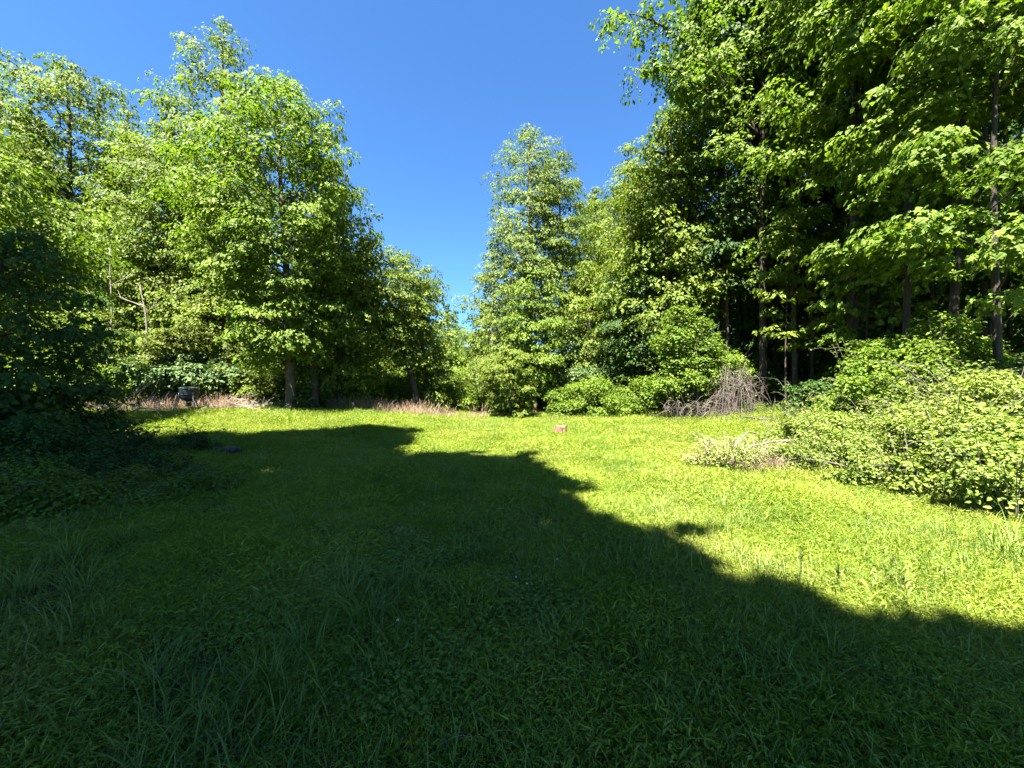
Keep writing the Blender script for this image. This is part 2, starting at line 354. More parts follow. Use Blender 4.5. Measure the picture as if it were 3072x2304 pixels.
# --- right of the gap
tree('twin_peaked_tree', 'tall irregular tree with the highest top right of the gap', 529, 22, top=124, mat='pale',
     rad=2.75, base=1.2, prof=[(0, .6), (.2, .9), (.4, 1), (.6, .88), (.75, .78), (.88, .68), (1, .12)], nleaf=49700, lsize=0.111, seed=50, trunk_r=.22, nlimb=84)
tree('twin_peaked_tree', 'second lower peak leaning out to the right of the tall irregular tree', 560, 22.6, top=153, mat='pale',
     rad=2.0, base=4, prof=[(0, .6), (.3, .8), (.6, .8), (.85, .8), (1, .2)], nleaf=22600, lsize=0.111, seed=51, trunk_r=.17, nlimb=44)
tree('edge_tree', 'rounded side tree at the right border of the sky gap', 493, 21.5, top=240, mat='pale',
     rad=1.9, base=.8, prof=COLM, nleaf=22600, lsize=0.104, seed=52, trunk_r=.13, nlimb=40)
tree('edge_tree', 'yellow-green small tree in front of the tall irregular tree', 535, 20.3, top=252, mat='yellow', bark='bark_green',
     rad=1.7, base=1.8, prof=OVAL, nleaf=19800, lsize=0.104, seed=53, trunk_r=.1, nlimb=36)
tree('bushy_tree', 'low domed many-stemmed tree at the back edge of the grass', 510, 18.2, top=347, mat='mid', bark='bark_green',
     rad=1.45, base=.2, prof=[(0, .55), (.4, .85), (.75, 1), (.93, .7), (1, .3)], nleaf=21800, lsize=0.086, seed=54, trunk_r=.09, nlimb=34, spray=.42)
tree('edge_tree', 'green tree filling the wall right of the second peak', 596, 24.5, top=193, mat='mid',
     rad=2.6, base=1.8, prof=COLM, nleaf=27100, lsize=0.118, seed=55, trunk_r=.18, nlimb=48)
tree('edge_tree', 'leafy tree with a forked bare stem above the bright thicket', 588, 21.5, top=262, mat='mid',
     rad=2.1, base=2.2, prof=OVAL, nleaf=21100, lsize=0.104, seed=56, trunk_r=.12, nlimb=36)
tree('edge_tree', 'fringe tree where the right-hand wall first reaches the sky', 628, 22, top=140, mat='mid', bark='bark_dark',
     rad=2.7, base=3, prof=COLM, nleaf=31900, lsize=0.111, seed=57, trunk_r=.2, nlimb=54)
tree('edge_tree', 'dense mid-height tree behind the vine-covered shrub', 640, 19.5, top=235, mat='dark', bark='bark_dark',
     rad=2.2, base=2.2, prof=COLM, nleaf=26400, lsize=0.104, seed=58, trunk_r=.14, nlimb=44)
# --- right-hand wall of tall trees
tree('wood_edge_tree', 'tall tree on the sky-side slope of the right-hand wood', 668, 18.5, h=14.6, mat='mid', bark='bark_dark',
     rad=2.9, base=4, prof=COLM, nleaf=25600, lsize=0.159, seed=60, trunk_r=.22, nlimb=60)
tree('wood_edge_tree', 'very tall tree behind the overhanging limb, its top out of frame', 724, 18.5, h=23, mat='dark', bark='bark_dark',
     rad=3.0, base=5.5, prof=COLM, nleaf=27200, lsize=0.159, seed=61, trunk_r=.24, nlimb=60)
tree('wood_edge_tree', 'straight thick-trunked tree with a limb reaching left over the sky', 763, 16.2, h=22, mat='yellow', bark='bark_dark',
     rad=3.0, base=5, prof=HIGH, nleaf=25800, lsize=0.159, seed=62, low=0.38, trunk_r=.15, nlimb=54, shape='diamond',
     extra=[((-.2, 0, 11.5), (-3.6, -.8, 15.8), (-6.3, -1.4, 15.2), 50, .5, .1), ((-.2, 0, 10.5), (-3.2, -.8, 14.2), (-5.5, -1.4, 13.2), 34, .42, .08)])
tree('wood_edge_tree', 'thinner straight trunk just right of the thick trunk', 795, 16.6, h=21, mat='yellow', bark='bark',
     rad=2.6, base=5.5, prof=HIGH, nleaf=18900, lsize=0.159, seed=63, low=0.38, trunk_r=.12, nlimb=44, shape='diamond')
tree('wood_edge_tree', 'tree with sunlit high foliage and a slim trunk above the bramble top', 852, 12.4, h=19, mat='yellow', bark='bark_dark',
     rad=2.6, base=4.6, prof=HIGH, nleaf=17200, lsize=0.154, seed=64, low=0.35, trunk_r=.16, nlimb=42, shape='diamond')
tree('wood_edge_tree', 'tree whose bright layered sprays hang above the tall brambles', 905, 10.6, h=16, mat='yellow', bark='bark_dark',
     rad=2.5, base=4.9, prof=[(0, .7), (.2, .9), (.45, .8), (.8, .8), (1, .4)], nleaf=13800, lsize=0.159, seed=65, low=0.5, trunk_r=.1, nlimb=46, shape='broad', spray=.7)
tree('wood_edge_tree', 'thick leaning trunk with pale lit bark near the right edge', 948, 10.2, h=17, mat='mid', bark='bark_dark',
     rad=2.6, base=5.5, prof=HIGH, nleaf=13800, lsize=0.159, seed=66, low=0.35, trunk_r=.12, nlimb=34, shape='broad', lean=(.9, 0))
tree('wood_edge_tree', 'large-leaved tree with drooping bright sprays at the right edge', 1000, 8.4, h=13, mat='yellow', bark='bark_dark',
     rad=2.3, base=4.0, prof=[(0, .9), (.15, 1), (.4, .8), (.8, .8), (1, .4)], nleaf=12900, lsize=.145, seed=67, low=0.5, trunk_r=.085, nlimb=34, shape='lobed', spray=.65)
tree('wood_edge_tree', 'tree just beyond the right edge with only its sprays in the picture', 1075, 9.5, h=17, mat='mid', bark='bark_dark',
     rad=3.0, base=4.0, prof=HIGH, nleaf=15500, lsize=0.170, seed=68, low=0.4, trunk_r=.18, nlimb=36, shape='diamond')

tree('understory_tree', 'dim leafy tree filling the shade behind the straight thick trunk', 742, 19.8, top=170, mat='dark', bark='bark_dark',
     rad=2.4, base=1.2, prof=COLM, nleaf=14600, lsize=0.148, seed=70, trunk_r=.09, nlimb=48, spray=.6)
tree('understory_tree', 'dim leafy tree filling the shade right of the thinner straight trunk', 822, 19.6, top=150, mat='mid', bark='bark_dark',
     rad=2.4, base=1.0, prof=COLM, nleaf=14600, lsize=0.148, seed=71, trunk_r=.08, nlimb=48, spray=.6)
tree('understory_tree', 'sparse sapling reaching out into light in front of the straight trunks', 786, 14.6, top=215, mat='mid', bark='bark_dark',
     rad=1.3, base=2.8, prof=COLM, nleaf=1900, lsize=0.138, seed=72, trunk_r=.035, nlimb=14, spray=.45)
tree('understory_tree', 'thin sapling with a few bright sprays above the arching shrub', 868, 12.0, top=200, mat='yellow', bark='bark_dark',
     rad=1.5, base=3.3, prof=COLM, nleaf=3000, lsize=0.138, seed=73, trunk_r=.035, nlimb=14, spray=.45)
# --- deep woods, copies of three trees
GR = 'slender trees deep in the right-hand wood'; GL = 'trees standing behind the left-hand front row'
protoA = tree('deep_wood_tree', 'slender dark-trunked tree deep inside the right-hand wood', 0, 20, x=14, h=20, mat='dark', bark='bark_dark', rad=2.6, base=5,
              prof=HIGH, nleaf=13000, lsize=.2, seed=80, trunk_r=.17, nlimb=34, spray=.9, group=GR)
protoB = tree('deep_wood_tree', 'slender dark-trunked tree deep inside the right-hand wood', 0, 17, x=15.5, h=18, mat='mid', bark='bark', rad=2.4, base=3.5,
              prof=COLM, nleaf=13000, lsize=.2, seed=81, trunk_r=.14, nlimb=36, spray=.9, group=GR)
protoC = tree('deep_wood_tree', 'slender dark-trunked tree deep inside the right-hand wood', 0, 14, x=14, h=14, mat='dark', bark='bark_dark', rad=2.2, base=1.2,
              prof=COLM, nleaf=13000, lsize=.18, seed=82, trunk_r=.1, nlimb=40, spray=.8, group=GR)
rs = random.Random(5)
pole = tree('pole_tree', 'bare straight pole-like trunk among the dark wood behind the front row at right', 0, 17.5, x=9.6, h=21, mat='dark', bark='bark', rad=2.0, base=12.5,
            prof=HIGH, nleaf=7000, lsize=.2, seed=83, trunk_r=.075, nlimb=20, spray=.9, group='straight slim trunks behind the front row at right')
for i, (px, d) in enumerate([(706, 20.5), (738, 19.5), (775, 18.8), (812, 17.4), (832, 19.4), (858, 16), (876, 18), (893, 14.2), (916, 15.5), (934, 13.2), (962, 14.5), (984, 12.4), (1010, 13.5), (748, 22), (786, 22), (905, 20), (948, 19)]):
    dup(pole, (wx(px, d), d, float(ground_z(wx(px, d), d))), i*2.1, (.75, 1.1, .9, 1.2, .8)[i % 5])
pts = []
def far_enough(x, y, m): return all((x-a)**2+(y-b)**2 > m*m for a, b in pts)
cnt = 0
while cnt < 62:
    y = rs.uniform(9, 46); x = rs.uniform(8, 46)
    if x < 5.5+.0*y: continue
    if (x < 15 and y < 17.4) or (x < 9.3 and y < 26) or not far_enough(x, y, 2.3) or abs(x) > y*1.45+3: continue
    
    pts.append((x, y)); cnt += 1
    dup((protoA, protoB, protoC)[cnt % 3], (x, y, float(ground_z(x, y))), rs.uniform(0, 6.28), rs.uniform(.8, 1.15))
cnt = 0
while cnt < 34:
    y = rs.uniform(21, 44); x = rs.uniform(-52, -9)
    if not far_enough(x, y, 3.2) or abs(x) > y*1.4+3: continue
    if x > -y*.33: continue
    pts.append((x, y)); cnt += 1
    dup((protoC, protoB)[cnt % 2], (x, y, float(ground_z(x, y))-.1), rs.uniform(0, 6.28), rs.uniform(.65, .9) if x > -y*.75 else rs.uniform(.75, 1.0),
        'tree of the wood behind the left-hand front row', GL)
GF = 'trees closing the far end behind the gap'
cnt = 0
while cnt < 20:
    y = rs.uniform(34, 70); x = rs.uniform(-26, 16)
    if not far_enough(x, y, 3.2): continue
    px = 512+x/y*FPX
    s = rs.uniform(.45, .6)+max(0, y-50)*.004
    if 420 < px < 490: s = .33 if y < 50 else .42
    pts.append((x, y)); cnt += 1
    dup(protoC, (x, y, float(ground_z(x, y))-.1), rs.uniform(0, 6.28), s, 'far tree closing the end of the clearing behind the gap', GF)

def proto_bush():
    e = bush('understory_bush', 'dim leafy bush among the trunks behind the front row', [(15, 21, .9, 1.5, 1.0), (16.3, 21.3, .8, 1.2, 1.1), (15.6, 22, 1.3, 1.3, 1.1), (13.9, 21.4, .6, 1.1, 1.0)], 7000, .15, 'mid', 90, shape='diamond', canes=12, group='dim bushes filling the floor of the woods')
    return e
# BUSHSTART
# ------------------------------------------------------------------ the trees behind the camera that shade the near grass
SHADE = np.array([(9, -2.5), (6.0, .6), (4.4, 1.7), (3.1, 2.35), (2.5, 2.7), (1.85, 3.15), (1.35, 3.9), (1.15, 4.6), (.8, 5.1), (1.0, 5.8), (.6, 6.8), (.6, 8.0), (.4, 8.6),
                  (-.3, 8.2), (-1.1, 9.0), (-2.1, 8.3), (-2.75, 9.6), (-2.9, 11.8), (-3.2, 13.2), (-4.6, 13.4), (-5.5, 11.9), (-7.2, 10.9), (-8.5, 11.2), (-10, 10.4),
                  (-12, 10.8), (-14.5, 11.2), (-17, 11.0), (-21, 9.5), (-24, 5), (-24, -2), (-14, -4), (6, -4), (9, -4)])
def inpoly(x, y, P):
    c = np.zeros(len(x), bool); j = len(P)-1
    for i in range(len(P)):
        xi, yi = P[i]; xj, yj = P[j]
        m = ((yi > y) != (yj > y)) & (x < (xj-xi)*(y-yi)/(yj-yi+1e-12)+xi); c ^= m; j = i
    return c
def shade_trees():
    rng = np.random.default_rng(77)
    feet = [(-2.5, -5.5, 21, 'broad tree'), (-9.0, 1.5, 22, 'tall tree'), (-14.5, 0.0, 21, 'wide tree'), (-19.5, 4.0, 20, 'spreading tree'), (3.5, -7.0, 17, 'smaller tree'), (-14, -8, 20, 'rear tree'), (-8, -6, 20, 'back tree')]
    labs = ['broad-crowned tree standing right behind the viewer shading the near grass', 'tall tree behind the viewer to the left shading the middle of the grass',
            'wide tree left of the viewer shading the near brambles', 'spreading tree out of frame on the left shading the low wide tree',
            'smaller tree behind the viewer to the right shading the near right corner', 'rearmost tree behind the viewer on the left', 'tree standing behind the viewer between the broad-crowned and the rearmost tree']
    n = 900000
    q = np.stack([rng.uniform(-24, 9, n), rng.uniform(-11, 13, n)], 1)
    z = 9+12*rng.random(n)**.8
    k = z/TO_SUN[2]; px = q[:, 0]+TO_SUN[0]*k; py = q[:, 1]+TO_SUN[1]*k
    wob = .12*np.sin(q[:, 0]*5.1+q[:, 1]*3)+.1*np.sin(q[:, 1]*7.3-q[:, 0]*2.2)
    ok = inpoly(q[:, 0]+wob, q[:, 1]+wob*.8, SHADE)
    for ax, ay, bx, by in ((1.8, 4.2, .35, .13),):
        ok |= (((q[:, 0]-ax)/bx)**2+((q[:, 1]-ay)/by)**2 < 1) & (rng.random(n) < .35)
    vis = (py > 0) & (np.abs(px) < py*1.32+.9) & (z-1.6 < py*1.0+1.0)
    ok &= ~vis
    F = np.array([(a, b) for a, b, _, _ in feet]); hh = np.array([c for _, _, c, _ in feet])
    dist = np.hypot(px[:, None]-F[:, 0], py[:, None]-F[:, 1]); own = dist.argmin(1); dm = dist.min(1)
    rmax = 6.5*np.clip(1.05-((z-12)/11)**2*.55, .2, 1)
    ok &= (dm < rmax) & (z < hh[own]+.5)
    P = np.stack([px, py, z], 1)[ok]; own = own[ok]
    sel = rng.random(len(P)) < min(1, 76000/len(P)); P = P[sel]; own = own[sel]
    for i, (fx, fy, h, nm) in enumerate(feet):
        e = empty('shade_tree', (fx, fy, float(ground_z(fx, fy))), labs[i], 'tree')
        p = P[own == i]-np.array([fx, fy, 0]); tb = MB(); lb = MB(); m = len(p)
        tz = np.linspace(-.3, h*.72, 10); tube(tb, np.stack([.2*np.sin(tz*.4), .2*np.cos(tz*.3)-.2, tz], 1), .3*(1-tz/h*.85), 10)
        for j in range(min(70, m)):
            c = p[rng.integers(m)]; s = np.array([0, 0, max(4.5, c[2]-.6*np.hypot(c[0], c[1])-1)])
            tube(tb, bez(s, (s+c)/2+[0, 0, .6], c, 5), np.linspace(.07, .015, 5), 4)
        N = rng.normal(size=(m, 3))*.5+TO_SUN*1.0; D = rng.normal(size=(m, 3))
        leaves(lb, p, N, D, .26+.1*rng.random(m), .26, 'diamond', rng)
        tb.build('trunk', M['bark'], e, smooth=True); lb.build('crown', M['thin'], e)
shade_trees()

# ------------------------------------------------------------------ shrubs and brambles: leaves over lumpy mounds, canes through them
def bush(name, label, blobs, nleaf, lsize, mat, seed, cat='bush', group=None, canes=30, cane_len=1.0, shape='broad', stem='brush', fill=.35, cane_r=.005, up=.8, cane_up=.5):
    """blobs: list of (x, y, z_above_ground, radius, flatten) in world metres"""
    rng = np.random.default_rng(seed); B = np.array(blobs, float)
    ox, oy = B[0, 0], B[0, 1]; oz = float(ground_z(ox, oy))
    e = empty(name, (ox, oy, oz), label, cat, group)
    B[:, 2] += ground_z(B[:, 0], B[:, 1])
    if canes >= 80: B[:, :3] += rng.normal(size=(len(B), 3))*[.08, .08, .14]
    kids = []
    for q in B:
        for _ in range(int(9+q[3]*5)):
            vv = unit(rng.normal(size=3)); vv[2] = abs(vv[2]); rr0 = q[3]*rng.uniform(.2, .5)
            kids.append([*(q[:3]+vv*q[3]*rng.uniform(.8, 1.02)*[1, 1, q[4]]), rr0, rng.uniform(.4, .75)])
    B0 = B; B = np.concatenate([B*[1, 1, 1, .8, 1], np.array(kids)])
    wgt = B[:, 3]**2; idx = rng.choice(len(B), nleaf*2, p=wgt/wgt.sum()); b = B[idx]
    v = unit(rng.normal(size=(nleaf*2, 3))); v[:, 2] = np.abs(v[:, 2])*np.where(rng.random(nleaf*2) < .8, 1, -1)
    lump = 1+.16*np.sin(v[:, 0]*7+b[:, 0]*3)*np.sin(v[:, 1]*6+b[:, 1]*5)+.12*np.sin(v[:, 2]*9+v[:, 0]*11+b[:, 2]*7)+.07*np.sin(v[:, 1]*23+v[:, 2]*19)
    rr = b[:, 3]*lump*np.where(rng.random(nleaf*2) < fill, rng.random(nleaf*2)**.6, 1+.06*rng.normal(size=nleaf*2))
    P = b[:, :3]+v*rr[:, None]*np.stack([np.ones(nleaf*2), np.ones(nleaf*2), b[:, 4]], 1)
    ok = P[:, 2] > ground_z(P[:, 0], P[:, 1])+.02; 
    ok &= np.sin(P[:, 0]*6.3+P[:, 2]*5)*np.sin(P[:, 1]*5.7-P[:, 2]*7)*np.sin(P[:, 2]*8+P[:, 0]*3) < .16+.3*rng.random(nleaf*2)
    P = P[ok][:nleaf]; v = v[ok][:nleaf]; m = len(P); B = B0; wgt = B[:, 3]**2
    N = v*.55+[0, 0, up]+rng.normal(size=(m, 3))*.4; D = v*.7+rng.normal(size=(m, 3))*.7+[0, 0, -.2]
    lb = MB(); Ls = lsize*(.55+.75*rng.random(m))
    leaves(lb, P-[ox, oy, oz], N, D, Ls, Ls*(.75 if shape != 'lance' else .3), shape, rng)
    sb = MB(); EP = []; EN = []
    for c in range(canes):
        bb = B[rng.choice(len(B), p=wgt/wgt.sum())]; a = rng.random()*2*pi; o = np.array([cos(a), sin(a), 0])
        r0 = bb[3]*rng.random()*.6; base = np.array([bb[0]+o[0]*r0, bb[1]+o[1]*r0, 0]); base[2] = float(ground_z(base[0], base[1]))
        topz = bb[2]+bb[3]*bb[4]*(.7+.3*rng.random())
        tip = np.array([bb[0], bb[1], 0])+o*bb[3]*(.85+.6*rng.random()*cane_len); tip[2] = max(topz-.2+rng.random()*.5*cane_len*cane_up*2, base[2]+.2)
        mid = (base+tip)/2; mid[2] = tip[2]+.25*cane_len
        L = bez(base, mid, tip, 9); tube(sb, L-[ox, oy, oz], np.linspace(cane_r*1.6, cane_r*.6, 9), 4)
        for s in np.linspace(3.5, 8, 12):
            q = np.array([np.interp(s, range(9), L[:, k]) for k in range(3)]); EP.append(q+rng.normal(size=3)*.03); EN.append(o)
    if EP:
        EP = np.array(EP); EN = np.array(EN); k = len(EP)
        leaves(lb, EP-[ox, oy, oz], rng.normal(size=(k, 3))*.35+[0, 0, 1], EN*.6+rng.normal(size=(k, 3)), lsize*(.6+.6*rng.random(k)), lsize*.65, shape, rng)
    if sb.n: sb.build('stems', M[stem], e)
    lb.build('leaves', M[mat], e)
    return e

# right-hand bramble bank, nearest first
bush('bramble_bush', 'sunlit bramble bush spilling over the grass at the lower right edge', [(6.3, 5.3, .15, .75, .8), (5.9, 5.9, .1, .6, .8), (7.2, 5.6, .4, .8, .9), (6.9, 6.3, .5, .8, .9), (5.5, 6.1, 0, .4, .7), (6.1, 4.7, .05, .5, .8), (7.0, 4.9, .3, .6, .9)], 20000, .056, 'bramble', 101, canes=90, cane_r=.004, cane_len=1.3)
bush('bramble_bush', 'broad bramble mound right of the low twiggy bramble heap', [(6.2, 7.3, .15, .75, .75), (5.4, 7.3, -.05, .55, .7), (7.0, 8.0, .45, .9, .85), (6.0, 8.3, .0, .65, .7), (7.3, 7.2, .6, .8, .9)], 20000, .052, 'bramble', 102, canes=110, cane_r=.004)
bush('bramble_bush', 'low twiggy bramble heap at the left tip of the sunlit bank', [(3.9, 7.4, .05, .5, .65), (4.5, 7.5, .1, .6, .7), (4.9, 7.9, .15, .6, .75), (3.6, 7.6, .0, .38, .6)], 3600, .045, 'bramble', 103, stem='twig', canes=190, cane_len=.9, cane_r=.0035)
bush('arching_shrub', 'tall arching shrub with feathery top rising highest from the bramble bank', [(9.3, 9.2, 1.2, 1.05, 1.1), (8.7, 9.5, 1.9, .75, 1.0), (10.0, 9.1, 2.0, .8, 1.0), (9.9, 9.0, 2.75, .5, .9), (8.5, 9.3, .7, 1.0, 1.0), (9.2, 9.1, 2.2, .6, .8), (10.5, 9.4, 1.9, .8, 1), (8.1, 8.9, 1.3, .75, 1), (9.9, 8.5, 1.3, .8, 1)], 24000, .075, 'yellow', 104, canes=70, cane_len=1.5)
bush('bramble_bush', 'dark-hollowed bramble clump between the grass point and the arching shrub', [(7.5, 9.5, .05, .75, .8), (6.9, 9.9, -.05, .55, .7), (8.2, 9.0, .5, .9, .9), (6.3, 9.9, -.05, .4, .6)], 18000, .052, 'bramble', 105, canes=80, cane_len=1.3)
bush('bramble_bush', 'leafy bank of brambles cut by the right edge under the large-leaved tree', [(8.4, 7.0, .8, .95, .9), (9.4, 7.3, 1.0, 1.0, .9), (8.2, 6.3, .6, .8, .9), (9.1, 6.3, .8, .9, .9)], 22000, .06, 'bramble', 106, canes=90, cane_len=1.4)
bush('undergrowth_shrub', 'bluish-green shrub in half shade behind the right edge brambles', [(11.0, 9.0, 1.0, 1.0, 1.0), (12.0, 9.4, 1.3, 1.0, 1.0), (11.3, 8.3, .8, .9, 1)], 14000, .085, 'poplar', 107, canes=30)
bush('undergrowth_shrub', 'dim shrub inside the wood behind the arching shrub', [(10.8, 11.4, .8, 1.1, 1.0), (9.3, 12.2, .5, .9, 1)], 8000, .09, 'dark', 108, shape='diamond', canes=20)
# vine covered shrub with the brush pile
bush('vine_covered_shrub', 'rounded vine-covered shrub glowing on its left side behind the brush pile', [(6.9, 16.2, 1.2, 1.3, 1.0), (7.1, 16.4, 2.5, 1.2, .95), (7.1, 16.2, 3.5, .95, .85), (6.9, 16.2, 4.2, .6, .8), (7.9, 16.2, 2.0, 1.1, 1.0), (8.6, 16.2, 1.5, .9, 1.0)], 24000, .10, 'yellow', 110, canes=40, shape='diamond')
# bright thicket in the middle
bush('thicket', 'bright low vine thicket between the domed tree and the vine-covered shrub', [(3.2, 19.3, .6, 1.3, .8), (4.6, 19.4, .8, 1.4, .85), (5.8, 19.0, .6, 1.2, .85), (2.4, 18.9, .2, .9, .7), (5.0, 18.2, .2, 1.1, .7)], 24000, .10, 'yellow', 111, shape='diamond', canes=50)
bush('thicket', 'bluish shrub rising from the back of the bright thicket', [(3.6, 20.6, 1.6, 1.1, .9), (4.6, 20.8, 1.4, 1.0, .9)], 10000, .10, 'poplar', 112, shape='diamond', canes=30)
bush('edge_shrub', 'bright shrubs at the foot of the sky gap behind the grass', [(-1.9, 21.2, .5, 1.0, .8), (-2.9, 21.5, .5, 1.0, .8), (-1.0, 22, .7, 1.1, .9), (-3.6, 22.5, .9, 1.1, .9)], 14000, .11, 'yellow', 113, shape='diamond', canes=30)
bush('edge_shrub', 'pale shrub growing below the leaning tree', [(-5.6, 20.2, .5, 1.0, .9), (-6.6, 20.6, .6, 1.0, .9), (-4.6, 21.0, .5, .9, .9)], 11000, .11, 'pale', 114, shape='diamond', canes=25)
# left edge, in the sun
bush('edge_shrub', 'sunny leafy shrub directly left of the maple trunk', [(-10.2-1.5, 18, .6, 1.2, .9), (-12.8, 18, .8, 1.2, .9), (-10.6, 18.4, .6, 1.0, .9)], 15000, .11, 'pale', 115, shape='diamond', canes=30)
bush('edge_shrub', 'large-leaved shrub spreading behind the feeder', [(-14.6, 17.4, 1.2, 1.2, .8), (-13.2, 17.3, 1.2, 1.0, .8), (-15.9, 17.6, 1.4, 1.1, .8), (-14.3, 17.8, 2.0, .8, .7)], 18000, .15, 'poplar', 116, canes=30, shape='broad')
bush('edge_shrub', 'orange-tipped shrub beside the pale snag above the feeder', [(-15.0, 16.9, 2.6, .7, .9), (-14.4, 17.2, 3.1, .8, .9), (-15.5, 17.0, 1.7, .8, .9)], 10000, .10, 'olive', 117, shape='diamond', canes=20)
bush('edge_shrub', 'sunlit low shrub between the shaded tree and the feeder', [(-17.5, 15.8, .9, 1.2, .9), (-19.0, 16.0, 1.0, 1.2, .9), (-20.6, 16.2, .9, 1.3, .9), (-16.7, 16.4, .8, 1.0, .8)], 18000, .10, 'yellow', 118, shape='diamond', canes=30)
# left shaded brambles
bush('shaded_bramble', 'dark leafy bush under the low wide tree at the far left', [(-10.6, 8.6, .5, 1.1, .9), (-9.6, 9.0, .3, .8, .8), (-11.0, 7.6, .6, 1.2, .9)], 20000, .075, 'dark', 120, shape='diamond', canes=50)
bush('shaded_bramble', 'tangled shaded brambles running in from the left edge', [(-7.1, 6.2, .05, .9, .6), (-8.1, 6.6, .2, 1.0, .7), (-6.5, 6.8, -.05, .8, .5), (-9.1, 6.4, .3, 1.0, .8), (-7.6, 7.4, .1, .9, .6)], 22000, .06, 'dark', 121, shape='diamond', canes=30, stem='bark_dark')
bush('shaded_bramble', 'low shaded weeds at the left in front of the short log', [(-5.2, 5.0, -.05, .7, .5), (-6.2, 4.9, .05, .8, .6), (-4.6, 5.7, -.05, .6, .45), (-5.4, 6.0, 0, .7, .5)], 14000, .05, 'mid', 122, shape='diamond', canes=40, cane_len=.6)
bush('shaded_bramble', 'small dark sprig of leaves standing against the lit grass', [(-7.2, 8.9, .22, .3, 1.0), (-6.9, 9.0, .05, .25, 1.0), (-8.0, 8.7, .1, .45, .8)], 2600, .06, 'dark', 123, shape='diamond', canes=24)

# ------------------------------------------------------------------ grass and ground cover (instanced tiles)
def tile(kind, seed):
    rng = np.random.default_rng(seed); mb = MB()
    if kind == 'turf':
        n = 1000; R = .3*np.sqrt(rng.random(n))*1.2; a = rng.random(n)*2*pi
        P = np.stack([R*np.cos(a), R*np.sin(a), .01+.10*rng.random(n)**.9*(1-(R/.38)**2*.7)], 1)
        N = rng.normal(size=(n, 3))*.7+[0, 0, .8]; D = rng.normal(size=(n, 3))+[0, 0, .45]
        L = .025+.05*rng.random(n)**1.5; leaves(mb, P, N, D, L, .0045+.005*rng.random(n), 'lance', rng)
        n = 9; R = .32*np.sqrt(rng.random(n)); a = rng.random(n)*2*pi; P = np.stack([R*np.cos(a), R*np.sin(a), .03+.09*rng.random(n)], 1)
        leaves(mb, P, rng.normal(size=(n, 3))*.3+[0, 0, 1], rng.normal(size=(n, 3)), .02+.02*rng.random(n), .014, 'diamond', rng)
    elif kind == 'blade' or kind == 'tall':
        n = 110 if kind == 'blade' else 60
        lmin, lmax, wd = (.06, .2, .0035) if kind == 'blade' else (.16, .42, .0036)
        for i in range(n):
            r = .28*math.sqrt(rng.random()) if kind == 'blade' else .1*math.sqrt(rng.random()); a = rng.random()*2*pi
            b = np.array([r*cos(a), r*sin(a), 0]); L = rng.uniform(lmin, lmax); th = rng.random()*2*pi; o = np.array([cos(th), sin(th), 0])
            if kind == 'tall': o = unit(o*.6+unit(b+1e-6)*.6)
            bend = rng.uniform(.2, .9) if kind == 'blade' else rng.uniform(.4, 1.3); k = 5; t = np.linspace(0, 1, k)[:, None]
            c = b+o*(L*bend*t**1.8)+np.array([0, 0, 1])*(L*(t-.45*bend*t**2.4))
            s = np.array([-o[1], o[0], 0])*wd*(1-t**1.5*.92)
            V = np.concatenate([c-s, c+s]); q = [[j, j+k, j+k+1, j+1] for j in range(k-1)]
            mb.add(V, q=q, r=rng.random())
    elif kind == 'wisp':
        for i in range(7):
            b = np.array([*rng.normal(size=2)*.05, 0]); L = rng.uniform(.22, .5); th = rng.random()*2*pi; o = np.array([cos(th), sin(th), 0]); bend = rng.uniform(.7, 1.6); k = 7; t = np.linspace(0, 1, k)[:, None]
            c = b+o*(L*.75*t**1.3)+np.array([0, 0, 1])*(L*(.75*t-.55*bend*t**2.6)); c[:, 2] = np.maximum(c[:, 2], .02); sv = np.array([-o[1], o[0], 0])*.0035*(1-t**1.5*.9)
            mb.add(np.concatenate([c-sv, c+sv]), q=[[j, j+k, j+k+1, j+1] for j in range(k-1)], r=rng.uniform(.5, 1))
    elif kind == 'clover':
        n = 190; R = .3*np.sqrt(rng.random(n)); a = rng.random(n)*2*pi
        C = np.stack([R*np.cos(a), R*np.sin(a), .03+.07*rng.random(n)], 1); a0 = rng.random(n)*2
        for k in range(3):
            th = a0+k*2*pi/3; D = np.stack([np.cos(th), np.sin(th), -.05+0*th], 1)
            leaves(mb, C, rng.normal(size=(n, 3))*.2+[0, 0, 1], D, .012+.005*rng.random(n), .013, 'broad', rng)
    elif kind == 'litter':
        n = 60; R = .32*np.sqrt(rng.random(n)); a = rng.random(n)*2*pi
        P = np.stack([R*np.cos(a), R*np.sin(a), .012+.03*rng.random(n)], 1)
        leaves(mb, P, rng.normal(size=(n, 3))*.35+[0, 0, 1], rng.normal(size=(n, 3)), .05+.04*rng.random(n), .035, 'broad', rng)
    elif kind == 'dry':
        for i in range(40):
            r = .25*math.sqrt(rng.random()); a = rng.random()*2*pi; b = np.array([r*cos(a), r*sin(a), 0]); L = rng.uniform(.25, .75)
            o = rng.normal(size=3)*.35; o[2] = 0; tip = b+o*L+[0, 0, L*rng.uniform(.5, 1)]
            tube(mb, bez(b, (b+tip)/2+[0, 0, .12*L], tip, 4), [.004, .0035, .003, .002], 3, r=rng.random())
            if rng.random() < .5:
                m = 8; P = b+(tip-b)*(1-.3*rng.random((m, 1))); leaves(mb, P, rng.normal(size=(m, 3)), tip-b+rng.normal(size=(m, 3))*.3, .03, .008, 'lance', rng)
    return mb

